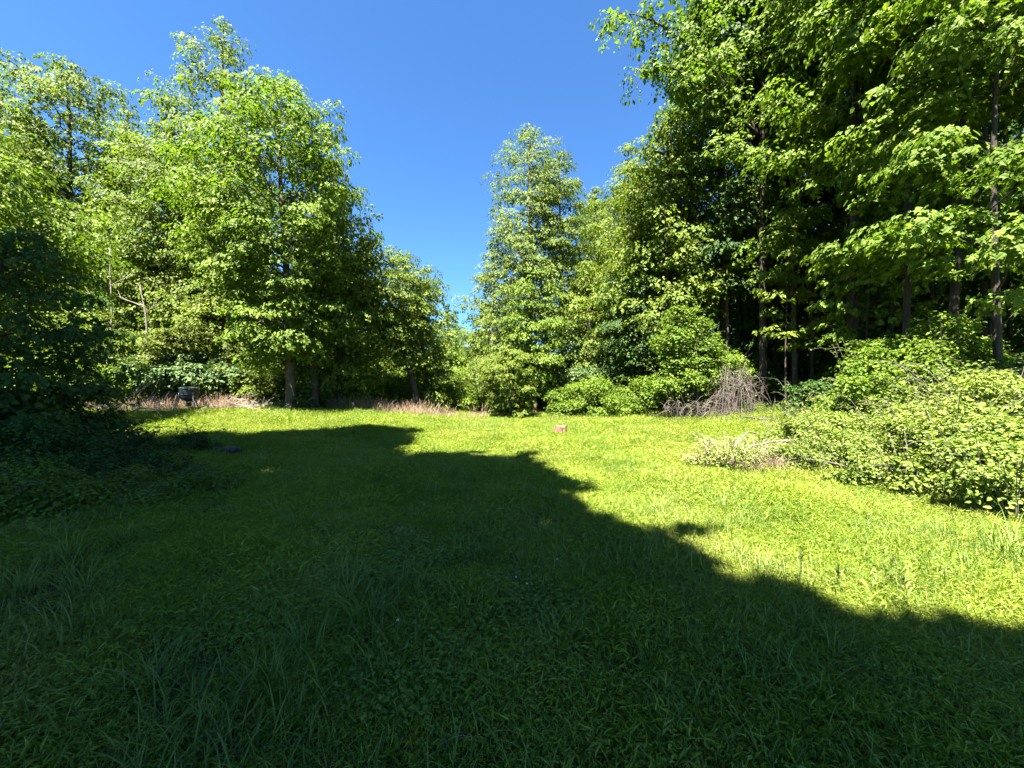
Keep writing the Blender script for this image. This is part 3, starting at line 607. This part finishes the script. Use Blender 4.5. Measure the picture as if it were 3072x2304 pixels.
def scatter(name, label, cat, kinds, mat, pos, scale, seed, zoff=0.0, up=None):
    """one object whose geometry nodes set small tiles of leaves on its points"""
    rng = np.random.default_rng(seed); n = len(pos)
    coll = bpy.data.collections.new(name+'_tiles')
    for i, (k, sd) in enumerate(kinds):
        coll.objects.link(bpy.data.objects.new('%s_tile%d' % (name, i), tile(k, sd).mesh(name+'_tile', M[mat])))
    me = bpy.data.meshes.new(name); me.vertices.add(n)
    P = np.stack([pos[:, 0], pos[:, 1], ground_z(pos[:, 0], pos[:, 1])+zoff], 1); me.vertices.foreach_set('co', P.astype(np.float32).ravel())
    for nm, ty, val in (('sc', 'FLOAT', scale), ('rz', 'FLOAT', rng.random(n)*2*pi), ('ix', 'INT', rng.integers(0, len(kinds), n))):
        at = me.attributes.new(nm, ty, 'POINT'); at.data.foreach_set('value', np.asarray(val, np.float32 if ty == 'FLOAT' else np.int32))
    o = bpy.data.objects.new(name, me); COL.objects.link(o); me.materials.append(M[mat])
    ng = bpy.data.node_groups.new(name+'_nodes', 'GeometryNodeTree')
    ng.interface.new_socket('Geometry', in_out='INPUT', socket_type='NodeSocketGeometry'); ng.interface.new_socket('Geometry', in_out='OUTPUT', socket_type='NodeSocketGeometry')
    N = ng.nodes; gi = N.new('NodeGroupInput'); go = N.new('NodeGroupOutput'); ip = N.new('GeometryNodeInstanceOnPoints')
    mp = N.new('GeometryNodeMeshToPoints'); ci = N.new('GeometryNodeCollectionInfo'); ci.inputs['Collection'].default_value = coll
    ci.inputs['Separate Children'].default_value = True; ci.inputs['Reset Children'].default_value = True
    def na(nm, ty):
        a = N.new('GeometryNodeInputNamedAttribute'); a.data_type = ty; a.inputs['Name'].default_value = nm; return a.outputs[0]
    cx = N.new('ShaderNodeCombineXYZ'); l = ng.links.new
    l(gi.outputs[0], mp.inputs[0]); l(mp.outputs[0], ip.inputs['Points']); l(ci.outputs[0], ip.inputs['Instance'])
    ip.inputs['Pick Instance'].default_value = True
    l(na('ix', 'INT'), ip.inputs['Instance Index']); l(na('rz', 'FLOAT'), cx.inputs[2]); l(cx.outputs[0], ip.inputs['Rotation']); l(na('sc', 'FLOAT'), ip.inputs['Scale'])
    l(ip.outputs[0], go.inputs[0])
    md = o.modifiers.new('scatter', 'NODES'); md.node_group = ng
    tag(o, label, cat, kind='stuff'); return o

def field_points(s0, s1, seed, ymax=24, margin=1.2):
    rng = np.random.default_rng(seed); out = []
    y = .7
    while y < ymax:
        s = s0+(s1-s0)*min(1, max(0, (y-3)/15)); half = y*1.34+margin
        xs = np.arange(-half, half, s); out.append(np.stack([xs+rng.uniform(-.5, .5, len(xs))*s, y+rng.uniform(-.5, .5, len(xs))*s, np.full(len(xs), s)], 1)); y += s
    return np.concatenate(out)
def lowf(x, y, a, b, c): return .5+.25*np.sin(x*a+c)+.25*np.sin(y*b+x*a*.6+c*2)+.15*np.sin(x*a*2.7-y*b*2.1+c)
def in_field(p):
    x, y = p[:, 0], p[:, 1]
    back = np.where(x < -6, 17.6, np.where(x < 2, 21.5, 18.6)); back = np.where(x > 8, 17.0-(x-8)*.5, back)
    return (y < back) & (x > -24) & (x < 12.5)
rng0 = np.random.default_rng(3)
def track(p):
    x, y = p[:, 0], p[:, 1]; g = np.minimum(np.abs(x+1.1+.265*(y-3.6)), np.abs(x+.2+.235*(y-3.6)))
    return np.where((y > 2.5) & (y < 12), np.clip((g-.06)/.22, 0, 1), 1.0)
fp = field_points(.25, .42, 31); fp = fp[in_field(fp)]
worn = lowf(fp[:, 0]*1.7+3, fp[:, 1]*1.5, 1.9, 2.3, 5.0)+rng0.normal(size=len(fp))*.12; fp = fp[(worn > .14)]
scatter('low_grass', 'mat of short broad-bladed grass covering the clearing', 'grass', [('turf', 1), ('turf', 2), ('turf', 3), ('turf', 4)], 'turf', fp, fp[:, 2]/.25*(.75+.75*np.clip(lowf(fp[:, 0], fp[:, 1], 2.3, 2.7, .4), 0, 1)*rng0.random(len(fp))**.5+.1)*np.where(fp[:, 1] < 5, .8, 1)*(.55+.45*track(fp)), 32)
fb = field_points(.30, .42, 33); fb = fb[in_field(fb)]; k = lowf(fb[:, 0], fb[:, 1], .7, .9, 1.0)
fb = fb[(track(fb) > .6) & (k+rng0.normal(size=len(fb))*.2 > np.where(fb[:, 1] < 9, .40, .38))]
scatter('fine_grass', 'fine upright grass blades mixed through the clearing', 'grass', [('blade', 5), ('blade', 6), ('blade', 7)], 'blade', fb, (.6+.9*rng0.random(len(fb))**2+.4*np.clip(lowf(fb[:, 0], fb[:, 1], 1.2, 1.5, 3.3)-.5, 0, 1))*np.where(fb[:, 1] > 13, 1.5, 1.0), 34)
fc = field_points(.3, .6, 35, ymax=9); k = lowf(fc[:, 0], fc[:, 1], 1.1, 1.3, 2.2); fc = fc[(k+rng0.normal(size=len(fc))*.15 > .95)]
scatter('clover', 'clover patches in the shaded grass nearest the viewer', 'clover', [('clover', 8), ('clover', 9)], 'clover', fc, .9+.4*rng0.random(len(fc)), 36)
fl = field_points(.5, .8, 44, ymax=14); k = lowf(fl[:, 0], fl[:, 1], 1.7, 1.9, 4.1); fl = fl[(k+rng0.normal(size=len(fl))*.15 > .66)]
scatter('dead_grass', 'dead brown leaves and stems showing in thin spots of the grass', 'dead leaves', [('litter', 61), ('litter', 63), ('litter', 64)], 'straw', fl, .4+.4*rng0.random(len(fl)), 45)
# longer blue-green grass along the back of the field and in odd clumps
n = 520; tx = rng0.uniform(-12, 9, n); ty = rng0.uniform(9.5, 19, n); tp_ = np.stack([tx, ty], 1)
m = 150; near = np.stack([rng0.uniform(-6, 7, m), rng0.uniform(2.0, 9, m)], 1)
edge = np.stack([rng0.uniform(-16, 5, 260), rng0.normal(16.9, .5, 260)], 1); tp_ = np.concatenate([tp_, near, edge]); tp_ = tp_[in_field(tp_)]
scatter('long_grass', 'longer grass clumps standing above the low grass', 'grass', [('tall', 10), ('tall', 11), ('tall', 12)], 'blade', tp_, .55+.5*rng0.random(len(tp_)), 37)
m = 700; ws = np.stack([rng0.uniform(-7, 8, m), 1.2+7.5*rng0.random(m)**.8], 1)
scatter('wispy_grass', 'long arching wisps of grass lying over the shaded low grass', 'grass', [('wisp', 65), ('wisp', 66), ('wisp', 67), ('wisp', 68)], 'blade', ws, .55+.6*rng0.random(m), 46)
m = 170; ws = np.stack([rng0.uniform(-6, 7, m), 1.2+8*rng0.random(m)**.9], 1)
scatter('dead_stems', 'pale dry grass stems lying loosely over the low grass', 'grass stems', [('wisp', 71), ('wisp', 72), ('wisp', 73)], 'straw', ws, .3+.35*rng0.random(m), 47)
# dry weeds along the foot of the trees
dx = np.concatenate([rng0.normal(-6, 2.0, 150), rng0.uniform(-15.5, -10.8, 110), rng0.uniform(3.4, 5.0, 60), rng0.uniform(-20, -15, 50)])
dy = np.concatenate([17.6+.5*rng0.normal(size=150), 16.3+.4*rng0.normal(size=110), rng0.uniform(6.9, 7.9, 60), rng0.uniform(15.2, 15.8, 50)])
dd = np.stack([dx, dy], 1)
scatter('dry_weeds', 'dry pinkish-brown weed stalks along the foot of the trees', 'weeds', [('dry', 13), ('dry', 14), ('dry', 15)], 'straw', dd, np.where(dd[:, 1] < 9, .55, .45+.8*rng0.random(len(dd))), 38)
# floor of the woods
n = 5200; lx = rng0.uniform(-34, 34, n); ly = rng0.uniform(6, 34, n); lp = np.stack([lx, ly], 1); lp = lp[~in_field(lp) & ~((np.abs(lx) < 8) & (ly < 16))]
scatter('leaf_litter', 'brown leaf litter on the floor of the woods', 'leaf litter', [('litter', 16), ('litter', 17)], 'litter', lp, 1.6+.6*rng0.random(len(lp)), 39)
n = 1500; lx = rng0.uniform(-34, 34, n); ly = rng0.uniform(12, 34, n); lp = np.stack([lx, ly], 1); lp = lp[~in_field(lp)]
scatter('undergrowth', 'low green undergrowth on the floor of the woods', 'undergrowth', [('turf', 18), ('turf', 19)], 'clover', lp, 2.4+1.6*rng0.random(len(lp)), 41)

pb = proto_bush(); bp = [(15, 21)]
rq = random.Random(8); c_ = 0
while c_ < 70:
    y = rq.uniform(20, 44); x = rq.uniform(-50, 44)
    if c_ < 26 : y = rq.uniform(17, 30); x = rq.uniform(9, 34) if c_ % 2 else rq.uniform(-30, -9)
    if in_field(np.array([[x, y-2.2]]))[0] or abs(x) > y*1.4+3 or not all((x-a)**2+(y-b)**2 > 5 for a, b in bp): continue
    if abs(x) < 9 and y < 23.5: continue
    bp.append((x, y)); c_ += 1; dup(pb, (x, y, float(ground_z(x, y))-.1), rq.uniform(0, 6.28), rq.uniform(.8, 1.3))
for k_ in range(30):
    x = -64+k_*4.6+rq.uniform(-1, 1); y = rq.uniform(48, 58); dup(pb, (x, y, float(ground_z(x, y))-.2), rq.uniform(0, 6), rq.uniform(1.3, 1.9))
for i, (x, y, s_) in enumerate([(-8.2, 22.5, 1), (-6.0, 24, 1.1), (-10.5, 20.5, 1), (.4, 24.5, 1.1), (2.4, 23.5, 1.1), (4.6, 23.8, 1.1), (7.2, 21.8, 1.15), (8.6, 19.6, .9), (-3.4, 26, 1.2), (-1.2, 28, 1.2), (9.8, 18.6, .8), (12.2, 18.8, .8)]):
    dup(pb, (x, y, float(ground_z(x, y))-.1), i*1.7, s_)
# ------------------------------------------------------------------ single things in the clearing
def feeder():
    X, Y = wx(189, 15.6), 15.6; z0 = float(ground_z(X, Y))
    e = empty('game_feeder', (X, Y, z0), 'dark green drum game feeder on splayed tripod legs in the sunny grass', 'feeder')
    g = solid_mat('feeder_paint', [(.3, (.014, .016, .018)), (.6, (.028, .03, .033)), (.85, (.045, .048, .05))], 8, rough=.45, bump=.1, spec=.5)
    met = solid_mat('feeder_metal', [(.3, (.22, .23, .24)), (.7, (.42, .43, .45))], 12, rough=.35, bump=.1, metal=.7)
    lt = solid_mat('feeder_legs', [(.3, (.16, .17, .16)), (.7, (.28, .29, .27))], 12, rough=.5, bump=.1, metal=.3)
    mb = MB(); ring_lathe(mb, [(0, .70), (.27, .70), (.285, .71), (.292, .715), (.292, .735), (.285, .74), (.285, .86), (.292, .865), (.292, .88), (.285, .885), (.285, .95)], 32); mb.build('drum', g, e)
    mb = MB(); ring_lathe(mb, [(.285, .945), (.302, .945), (.302, .985), (.29, .995), (.24, 1.0), (.1, 1.012), (0, 1.015)], 32); l = mb.build('lid', g, e)
    mb = MB(); ring_lathe(mb, [(.303, .952), (.309, .955), (.309, .975), (.303, .978)], 32); mb.build('clamp_ring', met, e)
    mb = MB(); tube(mb, [(.20, -.245, .9), (.205, -.25, .98)], .02, 6, cap=True); mb.build('latch', met, e)
    mb = MB(); ring_lathe(mb, [(.28, .70), (.265, .62), (.22, .56), (.11, .50), (.08, .47), (0, .47)], 28); mb.build('funnel', g, e)
    mb = MB(); ring_lathe(mb, [(0, .456), (.075, .456), (.08, .45), (.08, .33), (.075, .32), (0, .32)], 16); mb.build('spinner_housing', g, e)
    mb = MB(); ring_lathe(mb, [(0, .315), (.12, .312), (.12, .30), (0, .298)], 20); mb.build('spinner_plate', met, e)
    e.scale = (1.1, 1.1, 1.1)
    for k in range(3):
        a = radians(-28+120*k); c, s = cos(a), sin(a)
        mb = MB(); tube(mb, [(.275*c, .275*s, .80), (.29*c, .29*s, .62), (.50*c, .50*s, .0), (-.505*-c, .505*s, -.04)], .021, 8, cap=True); L = mb.build('leg', lt, e, smooth=True)
        fb_ = MB(); tube(fb_, [(.50*c, .50*s, -.02), (.50*c, .50*s, .012)], .045, 10, cap=True); fb_.build('foot', lt, L)
feeder()

def stump():
    d = 12.6; X = wx(560, d); z0 = float(ground_z(X, d)); rng = np.random.default_rng(9)
    e = empty('tree_stump', (X, d, z0), 'short reddish-brown sawn stump alone in the sunny grass', 'stump')
    bk = solid_mat('stump_bark', [(.2, (.07, .03, .02)), (.5, (.20, .10, .065)), (.8, (.32, .23, .18))], 9, stretch=(2, 2, .8), bump=.9)
    ct = solid_mat('stump_cut', [(.25, (.05, .03, .02)), (.5, (.13, .085, .06)), (.8, (.26, .21, .17))], 10, bump=.4)
    n = 26; an = np.arange(n)/n*2*pi; ra = .19+.018*np.sin(an*3+1)+.012*np.sin(an*7)+.008*rng.normal(size=n)
    zs = [-.1, .0, .08, .18, .26, .29]; rs_ = [1.22, 1.12, 1.03, 1.0, 1.0, .97]
    V = np.array([[r*k*cos(a), r*k*sin(a), z+(.02*sin(a*2+.5) if z > .25 else 0)] for z, k in zip(zs, rs_) for a, r in zip(an, ra)])
    i = np.arange(len(zs)-1)[:, None]*n; j = np.arange(n)[None]; q = np.stack([i+j, i+(j+1) % n, i+n+(j+1) % n, i+n+j], -1).reshape(-1, 4)
    mb = MB(); mb.add(V, q=q); mb.build('bark', bk, e)
    top = V[-n:]*[.985, .985, 1]+[0, 0, .002]; mb = MB(); mb.add(np.concatenate([top, [[0, 0, .3]]]), t=[[n, k, (k+1) % n] for k in range(n)]); mb.build('cut_face', ct, e)
stump()

def log_left():
    d = 8.9; X = wx(226, d); z0 = float(ground_z(X, d)); rng = np.random.default_rng(19)
    e = empty('log', (X, d, z0), 'short grey rotting log with torn roots in the shade at left', 'log'); e.rotation_euler = (0, 0, -.35)
    t = np.linspace(-.45, .38, 9); p = np.stack([t, .02*np.sin(t*9), .13+.015*np.sin(t*7)], 1)
    mb = MB(); tube(mb, p, .095+.012*np.sin(t*11), 12, cap=True); mb.build('stem', M['bark'], e, smooth=True)
    mb = MB(); tube(mb, [(.375, 0, .135), (.388, 0, .135)], .085, 12, cap=True); mb.build('cut_end', M['bark_dark'], e)
    for k in range(9):
        a = rng.uniform(-1.2, 1.2); L = rng.uniform(.3, .65); mb = MB()
        tube(mb, bez(np.array([-.35+rng.random()*.25, 0, .12]), np.array([-.45, -.2*sin(a), .2]), np.array([-.35-L*cos(a)*.6, -L*.7+.3*rng.random(), .03+.12*rng.random()]), 6), np.linspace(.03, .008, 6), 5, cap=True)
        mb.build('root', M['deadwood'], e, smooth=True)
log_left()

def branchy(mb, p, dirn, L, r, depth, rng, spread=.6, droop=0.0):
    n = 6; q = [np.array(p, float)]; d = unit(np.array(dirn, float))
    for i in range(n-1):
        d = unit(d+rng.normal(size=3)*.18+[0, 0, -droop]); q.append(q[-1]+d*L/(n-1))
    q = np.array(q); tube(mb, q, np.linspace(r, r*.45, n), 6 if r > .02 else 4)
    if depth > 0:
        for k in range(rng.integers(2, 5)):
            i = rng.integers(2, n); branchy(mb, q[i], d+rng.normal(size=3)*spread, L*rng.uniform(.45, .7), r*.45, depth-1, rng, spread, droop)

def brush_pile():
    rng = np.random.default_rng(29); X, Y = 8.0, 14.9; z0 = float(ground_z(X, Y))
    e = empty('brush_pile', (X, Y, z0), 'tangled pile of bare grey-brown branches in front of the vine-covered shrub', 'brush pile')
    for k in range(64):
        mb = MB(); dome = k < 44
        if dome:
            a = rng.uniform(-1.0, 1.0); hgt = rng.uniform(1.3, 3.0)*(1-.35*a*a); y0 = rng.uniform(-.3, .6)
            p0 = np.array([.55+a*.55+rng.normal()*.25, y0, 0]); p2 = np.array([.55+a*1.15+rng.normal()*.2, y0+rng.normal()*.4-.2, rng.uniform(0, .7)])
            p1 = np.array([.5+a*.35+rng.normal()*.3, y0-.1, hgt*1.5])
        else:
            x = rng.uniform(-1.9, .2); p0 = np.array([x, rng.uniform(-.2, .5), rng.uniform(0, .2)]); p2 = p0+[rng.normal()*.5, -.3+rng.normal()*.2, rng.uniform(0, .5)]; p1 = (p0+p2)/2+[rng.normal()*.2, 0, rng.uniform(.5, 1.1)]
        L = bez(p0, p1, p2, 10); L[1:] += np.cumsum(rng.normal(size=(9, 3))*.018, axis=0); tube(mb, L, np.linspace(.014, .005, 10), 5)
        for q in range(3):
            b_ = L[rng.integers(3, 10)]; branchy(mb, b_, rng.normal(size=3)+[0, -.2, -.2], rng.uniform(.25, .6), .008, 1, rng, .7, .05)
        for arr in mb.v: arr[:, 2] = np.maximum(arr[:, 2], .01)
        mb.build('branch', M['brush'], e, smooth=True)
    for k in range(4):
        mb = MB(); x = -1.9+.3*k; branchy(mb, (x, -.1, 0), (rng.normal()*.3-.2, -.1, 1), rng.uniform(.4, .7), .02, 1, rng); mb.build('branch', M['brush'], e, smooth=True)
brush_pile()

def snag(label, px, d, top, bot, r, seed, lean, x_off=0):
    rng = np.random.default_rng(seed); X = wx(px, d); z0 = float(ground_z(X, d))
    e = empty('dead_snag', (X, d, z0), label, 'dead tree'); H = wz(top, d)-z0
    n = 14; t = np.linspace(0, 1, n); p = np.stack([lean*t+.1*np.sin(t*7+seed), -.05*t, -.2+(H+.2)*t], 1)
    mb = MB(); tube(mb, p, r*(1-.65*t)+.01, 8, cap=True); mb.build('trunk', M['snag'], e, smooth=True)
    for k in range(5):
        i = rng.integers(5, n-1); mb = MB(); branchy(mb, p[i], (rng.normal(), -.5, rng.uniform(-.1, .9)), rng.uniform(.5, 1.1), r*.35, 1, rng); mb.build('broken_limb', M['deadwood'], e, smooth=True)
snag('pale bare leaning snag against the dark trees above the feeder', 152, 17.4, 285, 335, .055, 3, -.45)
snag('thin white forked snag higher in the left-hand trees', 106, 17.6, 246, 290, .04, 4, .3)

def broken_stump():
    d = 16.6; X = wx(171, d); z0 = float(ground_z(X, d)); rng = np.random.default_rng(33)
    e = empty('broken_stump', (X, d, z0), 'pale flared broken stump behind the feeder', 'stump')
    n = 20; an = np.arange(n)/n*2*pi; zs = [-.1, .1, .3, .5, .75]; rr = [.5, .32, .22, .18, .16]
    V = np.array([[r*(1+.2*sin(a*4)*(1.2-z))*cos(a), r*(1+.2*sin(a*4)*(1.2-z))*sin(a), z+(rng.random()*.2 if z > .7 else 0)] for z, r in zip(zs, rr) for a in an])
    i = np.arange(len(zs)-1)[:, None]*n; j = np.arange(n)[None]; q = np.stack([i+j, i+(j+1) % n, i+n+(j+1) % n, i+n+j], -1).reshape(-1, 4)
    mb = MB(); mb.add(V, q=q); mb.build('bark', M['bark'], e)
    mb = MB(); top = V[-n:]*[.9, .9, 1]; mb.add(np.concatenate([top, [[0, 0, .65]]]), t=[[n, k, (k+1) % n] for k in range(n)]); mb.build('splintered_top', M['brush'], e)
broken_stump()

def fallen(name, label, X, Y, pieces, seed, mat='deadwood', cat='branches', spread=.5, r=.02, L=.9, hz=.1, depth=1):
    rng = np.random.default_rng(seed); z0 = float(ground_z(X, Y)); e = empty(name, (X, Y, z0), label, cat)
    for k in range(pieces):
        a = rng.normal()*.5+(pi if rng.random() < .5 else 0); mb = MB()
        branchy(mb, (rng.normal()*spread, rng.normal()*spread*.4, hz*rng.random()+.04), (cos(a), sin(a)*.6, .12), L*rng.uniform(.6, 1.2), r*rng.uniform(.5, 1.2), depth, rng, .5, .02)
        for arr in mb.v: arr[:, 2] = np.maximum(arr[:, 2], .005)
        mb.build('stick', M[mat], e, smooth=True)
fallen('fallen_branch', 'pale crooked fallen branch lying under the shaded trees at left', wx(105, 14.5), 14.5, 4, 51, L=2.2, r=.035, hz=.5)
fallen('debris_heap', 'small pinkish heap of sticks on the lit grass at left', wx(100, 12.6), 12.6, 26, 52, mat='brush', spread=.4, L=.6, r=.014, hz=.16)
fallen('debris_heap', 'long heap of dry cut brush left of the maple trunk', wx(245, 15.6), 15.9, 46, 53, mat='deadwood', spread=.8, L=.9, r=.012, hz=.4)
fallen('fallen_branch', 'broken logs and stubs in the shade under the straight trunks', wx(795, 13.0), 13.0, 9, 54, mat='brush', spread=.6, L=1.1, r=.05, hz=.3)
fallen('fallen_branch', 'pinkish stripped stick lying on the low twiggy bramble heap', 4.9, 8.3, 5, 55, mat='snag', spread=.3, L=1.2, r=.025, hz=.55, depth=0)
fallen('fallen_branch', 'dry sticks poking from the foot of the broad bramble mound', 5.6, 6.3, 7, 56, mat='brush', spread=.4, L=.7, r=.012, hz=.3)

# tall weeds standing along the shadow edge
def weed(label, px, py, hgt, seed, broad=False):
    rng = np.random.default_rng(seed); d = CAM_Z*FPX/(py-HOR); X = wx(px, d); z0 = float(ground_z(X, d))
    e = empty('tall_weed', (X, d, z0), label, 'weed', 'tall weeds along the edge of the shade')
    p = bez(np.array([0, 0, 0]), np.array([.02, 0, hgt*.6]), np.array([rng.normal()*.06, 0, hgt]), 6)
    mb = MB(); tube(mb, p, np.linspace(.004, .002, 6), 5); mb.build('stem', M['blade'], e)
    for k in range(6):
        q = p[1+k % 5]; a = rng.random()*2*pi; mb = MB(); o = np.array([cos(a), sin(a), 0]); L = rng.uniform(.10, .2); kk = 5; t = np.linspace(0, 1, kk)[:, None]
        c = q+o*L*.6*t+np.array([0, 0, L])*(t-.6*t**2); s = np.array([-o[1], o[0], 0])*.007*(np.sin(np.pi*(t*.85+.15))+.05)
        mb.add(np.concatenate([c-s, c+s]), q=[[j, j+kk, j+kk+1, j+1] for j in range(kk-1)], r=rng.random()); mb.build('blade', M['blade'], e)
    mb = MB(); m = 50; P = p[-1]+np.array([[0, 0, -.09]])*rng.random((m, 1))+rng.normal(size=(m, 3))*.006
    leaves(mb, P, rng.normal(size=(m, 3)), rng.normal(size=(m, 3))*.3+[0, 0, 1], .03, .006, 'lance', rng); mb.build('seed_head', M['blade'], e)
weed('dark-headed tall weed leftmost of those against the lit grass', 798, 592, .30, 1)
weed('short straight weed second from left at the shadow edge', 836, 596, .22, 2)
weed('weed between the short straight one and the tall right-hand pair', 868, 598, .24, 3)
weed('tallest weed standing in the lit strip near the right edge', 897, 590, .32, 4)
weed('leafy weed rightmost of those along the shadow edge', 906, 612, .30, 5)

PETAL = solid_mat('petal', [(.3, (.6, .58, .5)), (.7, (.8, .8, .76))], 20, bump=0)
def tuft(label, px, py, s, seed):
    d = CAM_Z*FPX/(py-HOR); X = wx(px, d); mb = tile('tall', seed)
    o = mb.build('grass_tuft', M['blade']); o.location = (X, d, float(ground_z(X, d))); o.scale = (s, s, s); o.rotation_euler = (0, 0, seed)
    tag(o, label, 'grass tuft', 'grass tufts standing out of the low grass')
tuft('big fountain-shaped grass tuft in the shade left of centre', 409, 598, 1.0, 21)
tuft('dark upright grass tuft at the edge of the shade in mid field', 447, 478, 1.3, 22)
tuft('pale arching grass tuft at the near left', 150, 690, 1.0, 23)
tuft('arching grass tuft at the lower right edge below the brambles', 1008, 560, 1.5, 24)
tuft('bluish grass clump near the stump in the sun', 645, 446, 1.2, 25)
tuft('grass tuft rising beside the shadow edge in the right half', 560, 660, .9, 26)
print('objects', len(bpy.data.objects), 'tris', sum(len(m.polygons) for m in bpy.data.meshes))

for i, (px, py, lab) in enumerate([(557, 573, 'white clover head right of the fountain-shaped tuft, farthest of the few'), (516, 594, 'white clover head in the shade just right of the fountain-shaped tuft'),
                                  (527, 602, 'small white clover head nearest the middle of the shaded grass'), (398, 649, 'lone white clover head low in the shade left of centre')]):
    d = CAM_Z*FPX/(py-HOR); X = wx(px, d); z0 = float(ground_z(X, d)); e = empty('clover_flower', (X, d, z0), lab, 'flower', 'white clover heads in the shaded grass')
    mb = MB(); tube(mb, [(0, 0, 0), (.005, 0, .07), (0, 0, .13)], .0015, 5); mb.build('stem', M['blade'], e)
    rng = np.random.default_rng(i); v = unit(rng.normal(size=(70, 3))); v[:, 2] = np.abs(v[:, 2])-.2; mb = MB()
    leaves(mb, v*.004+[0, 0, .13], rng.normal(size=(70, 3)), v, .005, .0025, 'lance', rng); mb.build('flower_head', PETAL, e)
